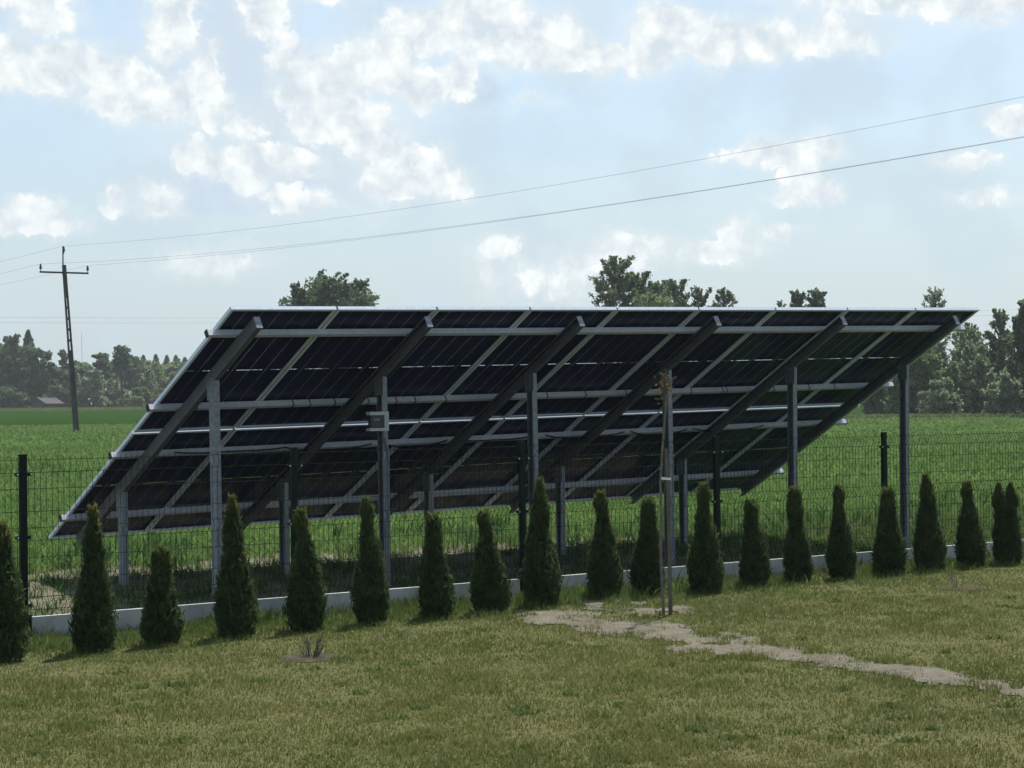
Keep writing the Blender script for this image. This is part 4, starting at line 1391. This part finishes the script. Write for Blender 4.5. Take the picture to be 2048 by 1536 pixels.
GL = "trees of the far left woodland"
for j, (nm, px, D, yt, hw, st_, mm, lf, nn_, lab) in enumerate((
        ("broadleaf_tree", -45, 425, 682, 55, 'round', L_DARK, 0.85, 3000, "big tree just beyond the left picture edge"),
        ("broadleaf_tree", 22, 420, 674, 52, 'round', L_DARK, 0.85, 4200, "big dark tree at the left picture edge"),
        ("spruce_tree", 57, 432, 662, 34, 'cone', L_CON, 0.8, 2600, "tallest spruce of the left wood, pointed top"),
        ("broadleaf_tree", 82, 415, 700, 34, 'round', L_DARK, 0.8, 2800, "dark sloping tree at the right side of the big left group"),
        ("pine_tree", 129, 430, 704, 15, 'pine', L_DARK, 0.7, 1000, "small dark tree just left of the utility pole"),
        ("broadleaf_tree", 118, 424, 735, 30, 'round', L_DARK, 0.75, 2000, "low dark tree left of the utility pole"),
        ("broadleaf_tree", 165, 432, 724, 30, 'round', L_MID, 0.75, 2000, "mid green tree right behind the utility pole"),
        ("pine_tree", 205, 425, 708, 25, 'pine', L_DARK, 0.75, 1700, "bushy pine left of the lone tall pine"),
        ("pine_tree", 264, 430, 714, 22, 'pine', L_CON, 0.7, 1400, "pine close right of the lone tall pine"),
        ("broadleaf_tree", 226, 440, 722, 34, 'round', L_MID, 0.75, 2200, "mid green tree filling the gap left of the lone pine"),
        ("broadleaf_tree", 290, 450, 722, 38, 'round', L_MID, 0.75, 2200, "mid green tree in front of the four small spruce peaks"),
        ("broadleaf_tree", 345, 455, 723, 40, 'round', L_MID, 0.75, 2200, "mid green tree below the spruces, touching the array"),
        ("broadleaf_tree", 140, 445, 738, 30, 'round', L_MID, 0.75, 1800, "mid green tree close behind the utility pole's left side"),
        ("broadleaf_tree", -5, 418, 690, 44, 'round', L_DARK, 0.8, 3000, "dark tree cut in half by the left picture edge"),
        ("spruce_tree", 287, 520, 711, 25, 'cone', L_CON, 0.8, 1200, "first spruce of the four small peaks beside the array"),
        ("spruce_tree", 312, 520, 710, 26, 'cone', L_CON, 0.8, 1200, "second spruce of the four small peaks beside the array"),
        ("spruce_tree", 334, 520, 712, 25, 'cone', L_CON, 0.8, 1200, "third spruce of the four small peaks beside the array"),
        ("spruce_tree", 352, 520, 712, 24, 'cone', L_CON, 0.8, 1200, "fourth spruce of the four small peaks beside the array"),
        ("spruce_tree", 370, 525, 716, 25, 'cone', L_CON, 0.8, 1200, "blunt spruce touching the array's left edge"),
        ("spruce_tree", 392, 525, 712, 27, 'cone', L_CON, 0.8, 1000, "spruce hidden behind the array's left edge"))):
    tree(nm, lab, px, D, yt, hw, st_, mm, lf, nn_, 70 + j, group=GL, crown0=0.12 if st_ == 'round' else 0.35)
tree("pine_tree", "lone tall pine with a bare straight trunk on the far field edge", 244, 395, 694, 21, 'pine', L_CON, 0.55, 1500, 95, crown0=0.62)
for j, (px, D, yt, hw, mm, nn_, lab) in enumerate((
        (186, 410, 742, 36, L_PALE, 2600, "large pale grey-green bush right of the utility pole"),
        (232, 415, 762, 24, L_PALE, 1400, "pale speckled bush at the foot of the lone pine"),
        (300, 418, 744, 24, L_PALE, 1800, "round grey-green willow between lone pine and array"),
        (282, 408, 776, 24, L_YEL, 1400, "yellow-green bush left of the dark low bush"),
        (318, 410, 777, 22, L_YEL, 1200, "yellow-green bush nearest the array's left edge"),
        (262, 405, 791, 26, L_MID, 1300, "low green bush at the foot of the lone pine"),
        (322, 404, 792, 22, L_DARK, 1200, "low dark bush beside the array's left edge"),
        (352, 410, 776, 26, L_MID, 1300, "green bush half hidden by the array's left edge"),
        (25, 408, 775, 40, L_DARK, 2200, "dark undergrowth bush left of the shed"),
        (118, 410, 772, 26, L_DARK, 1500, "dark undergrowth bush right of the shed"))):
    tree("bush", lab, px, D, yt, hw, 'bush', mm, 0.7, nn_, 110 + j, "bush", group="bushes along the far left field edge")

# the mass of the woods behind, one far-off body of trees
rg = np.random.default_rng(400)
cen, rad = [], []
for j in range(420):
    X = rg.uniform(-330, 330)
    Y = rg.uniform(440, 640) if X < 10 else rg.uniform(250, 420)
    if abs(X / Y) < 0.02 and rg.random() < .3:
        continue
    zt = float(terrain(np.array(X), np.array(Y)))
    H = rg.uniform(8.5, 12.0) * (1.0 if X < 10 else 0.6)
    for q1 in range(5):
        cen.append((X + rg.normal(0, 2.0), Y + rg.normal(0, 2), zt + H * (0.08 if q1 == 0 else rg.uniform(0.2, 0.86))))
        rad.append((rg.uniform(1.8, 3.4), rg.uniform(1.8, 3.4), H * rg.uniform(.16, .26)))
Pp, _ = clump_points(rg, np.array(cen), np.array(rad), 60000, 0.5)
V, Fq = leaf_cards(Pp, rg.uniform(0.6, 1.2, len(Pp)), rg, 1.4)
tag(link("distant_wood", fast_mesh("distant_wood", V, Fq), L_MID), "continuous dark green wood along the far horizon", "wood", kind='stuff')

# shed at the edge of the left wood
shx, shd = at(93, 402), 402
sz = float(terrain(np.array(shx), np.array(shd)))
shed = empty("shed", (shx, shd, sz), R(66))
tag(shed, "small dark shed with a grey gable roof under the far left trees", "shed")
MB().box((-2.6, -1.7, -0.2), (2.6, 1.7, 1.1)).prism([(-1.7, 1.1), (1.7, 1.1), (0, 2.0)], -2.58, 2.58,
   Matrix(((0, 0, 1, 0), (1, 0, 0, 0), (0, 1, 0, 0.0), (0, 0, 0, 1)))).build("wall", M_SHEDW, shed)
rf = MB()
for sg in (-1, 1):
    rf.add([(-3.0, sg * 2.1, 0.98), (3.0, sg * 2.1, 0.98), (3.0, 0, 2.12), (-3.0, 0, 2.12),
            (-3.0, sg * 2.1, 1.10), (3.0, sg * 2.1, 1.10), (3.0, 0, 2.24), (-3.0, 0, 2.24)],
           [(0, 1, 2, 3), (4, 7, 6, 5), (0, 4, 5, 1), (1, 5, 6, 2), (2, 6, 7, 3), (3, 7, 4, 0)])
rf.build("roof", M_SHEDR, shed)

# pale rough grass margin at the far side of the field
n = 26000
rg = np.random.default_rng(9)
x = np.concatenate([rg.uniform(-120, -35, n // 2), rg.uniform(22, 62, n // 2)])
y = np.concatenate([rg.uniform(345, 400, n // 2), rg.uniform(168, 176, n // 2)])
V, Fq = blades(x, y, terrain(x, y), np.where(x < 0, rg.uniform(.2, .45, n), rg.uniform(.12, .45, n)), rg.uniform(.08, .2, n), 0.7, rg, 0.4)
tag(link("field_margin", fast_mesh("field_margin", V, Fq), M_PALE), "pale rough grass margin at the far side of the field", "grass", kind='stuff')

# ------------------------------------------------------------------ air
hz_m, q = mat("haze_air")
vol = q.n('ShaderNodeVolumePrincipled', {'Color': (0.86, 0.93, 1.0, 1), 'Density': 0.00018, 'Anisotropy': 0.2})
q.n('ShaderNodeOutputMaterial', {'Volume': vol.outputs[0]})
tag(MB().box((-900, -60, -1.0), (900, 980, 42)).build("haze", hz_m), kind='stuff')
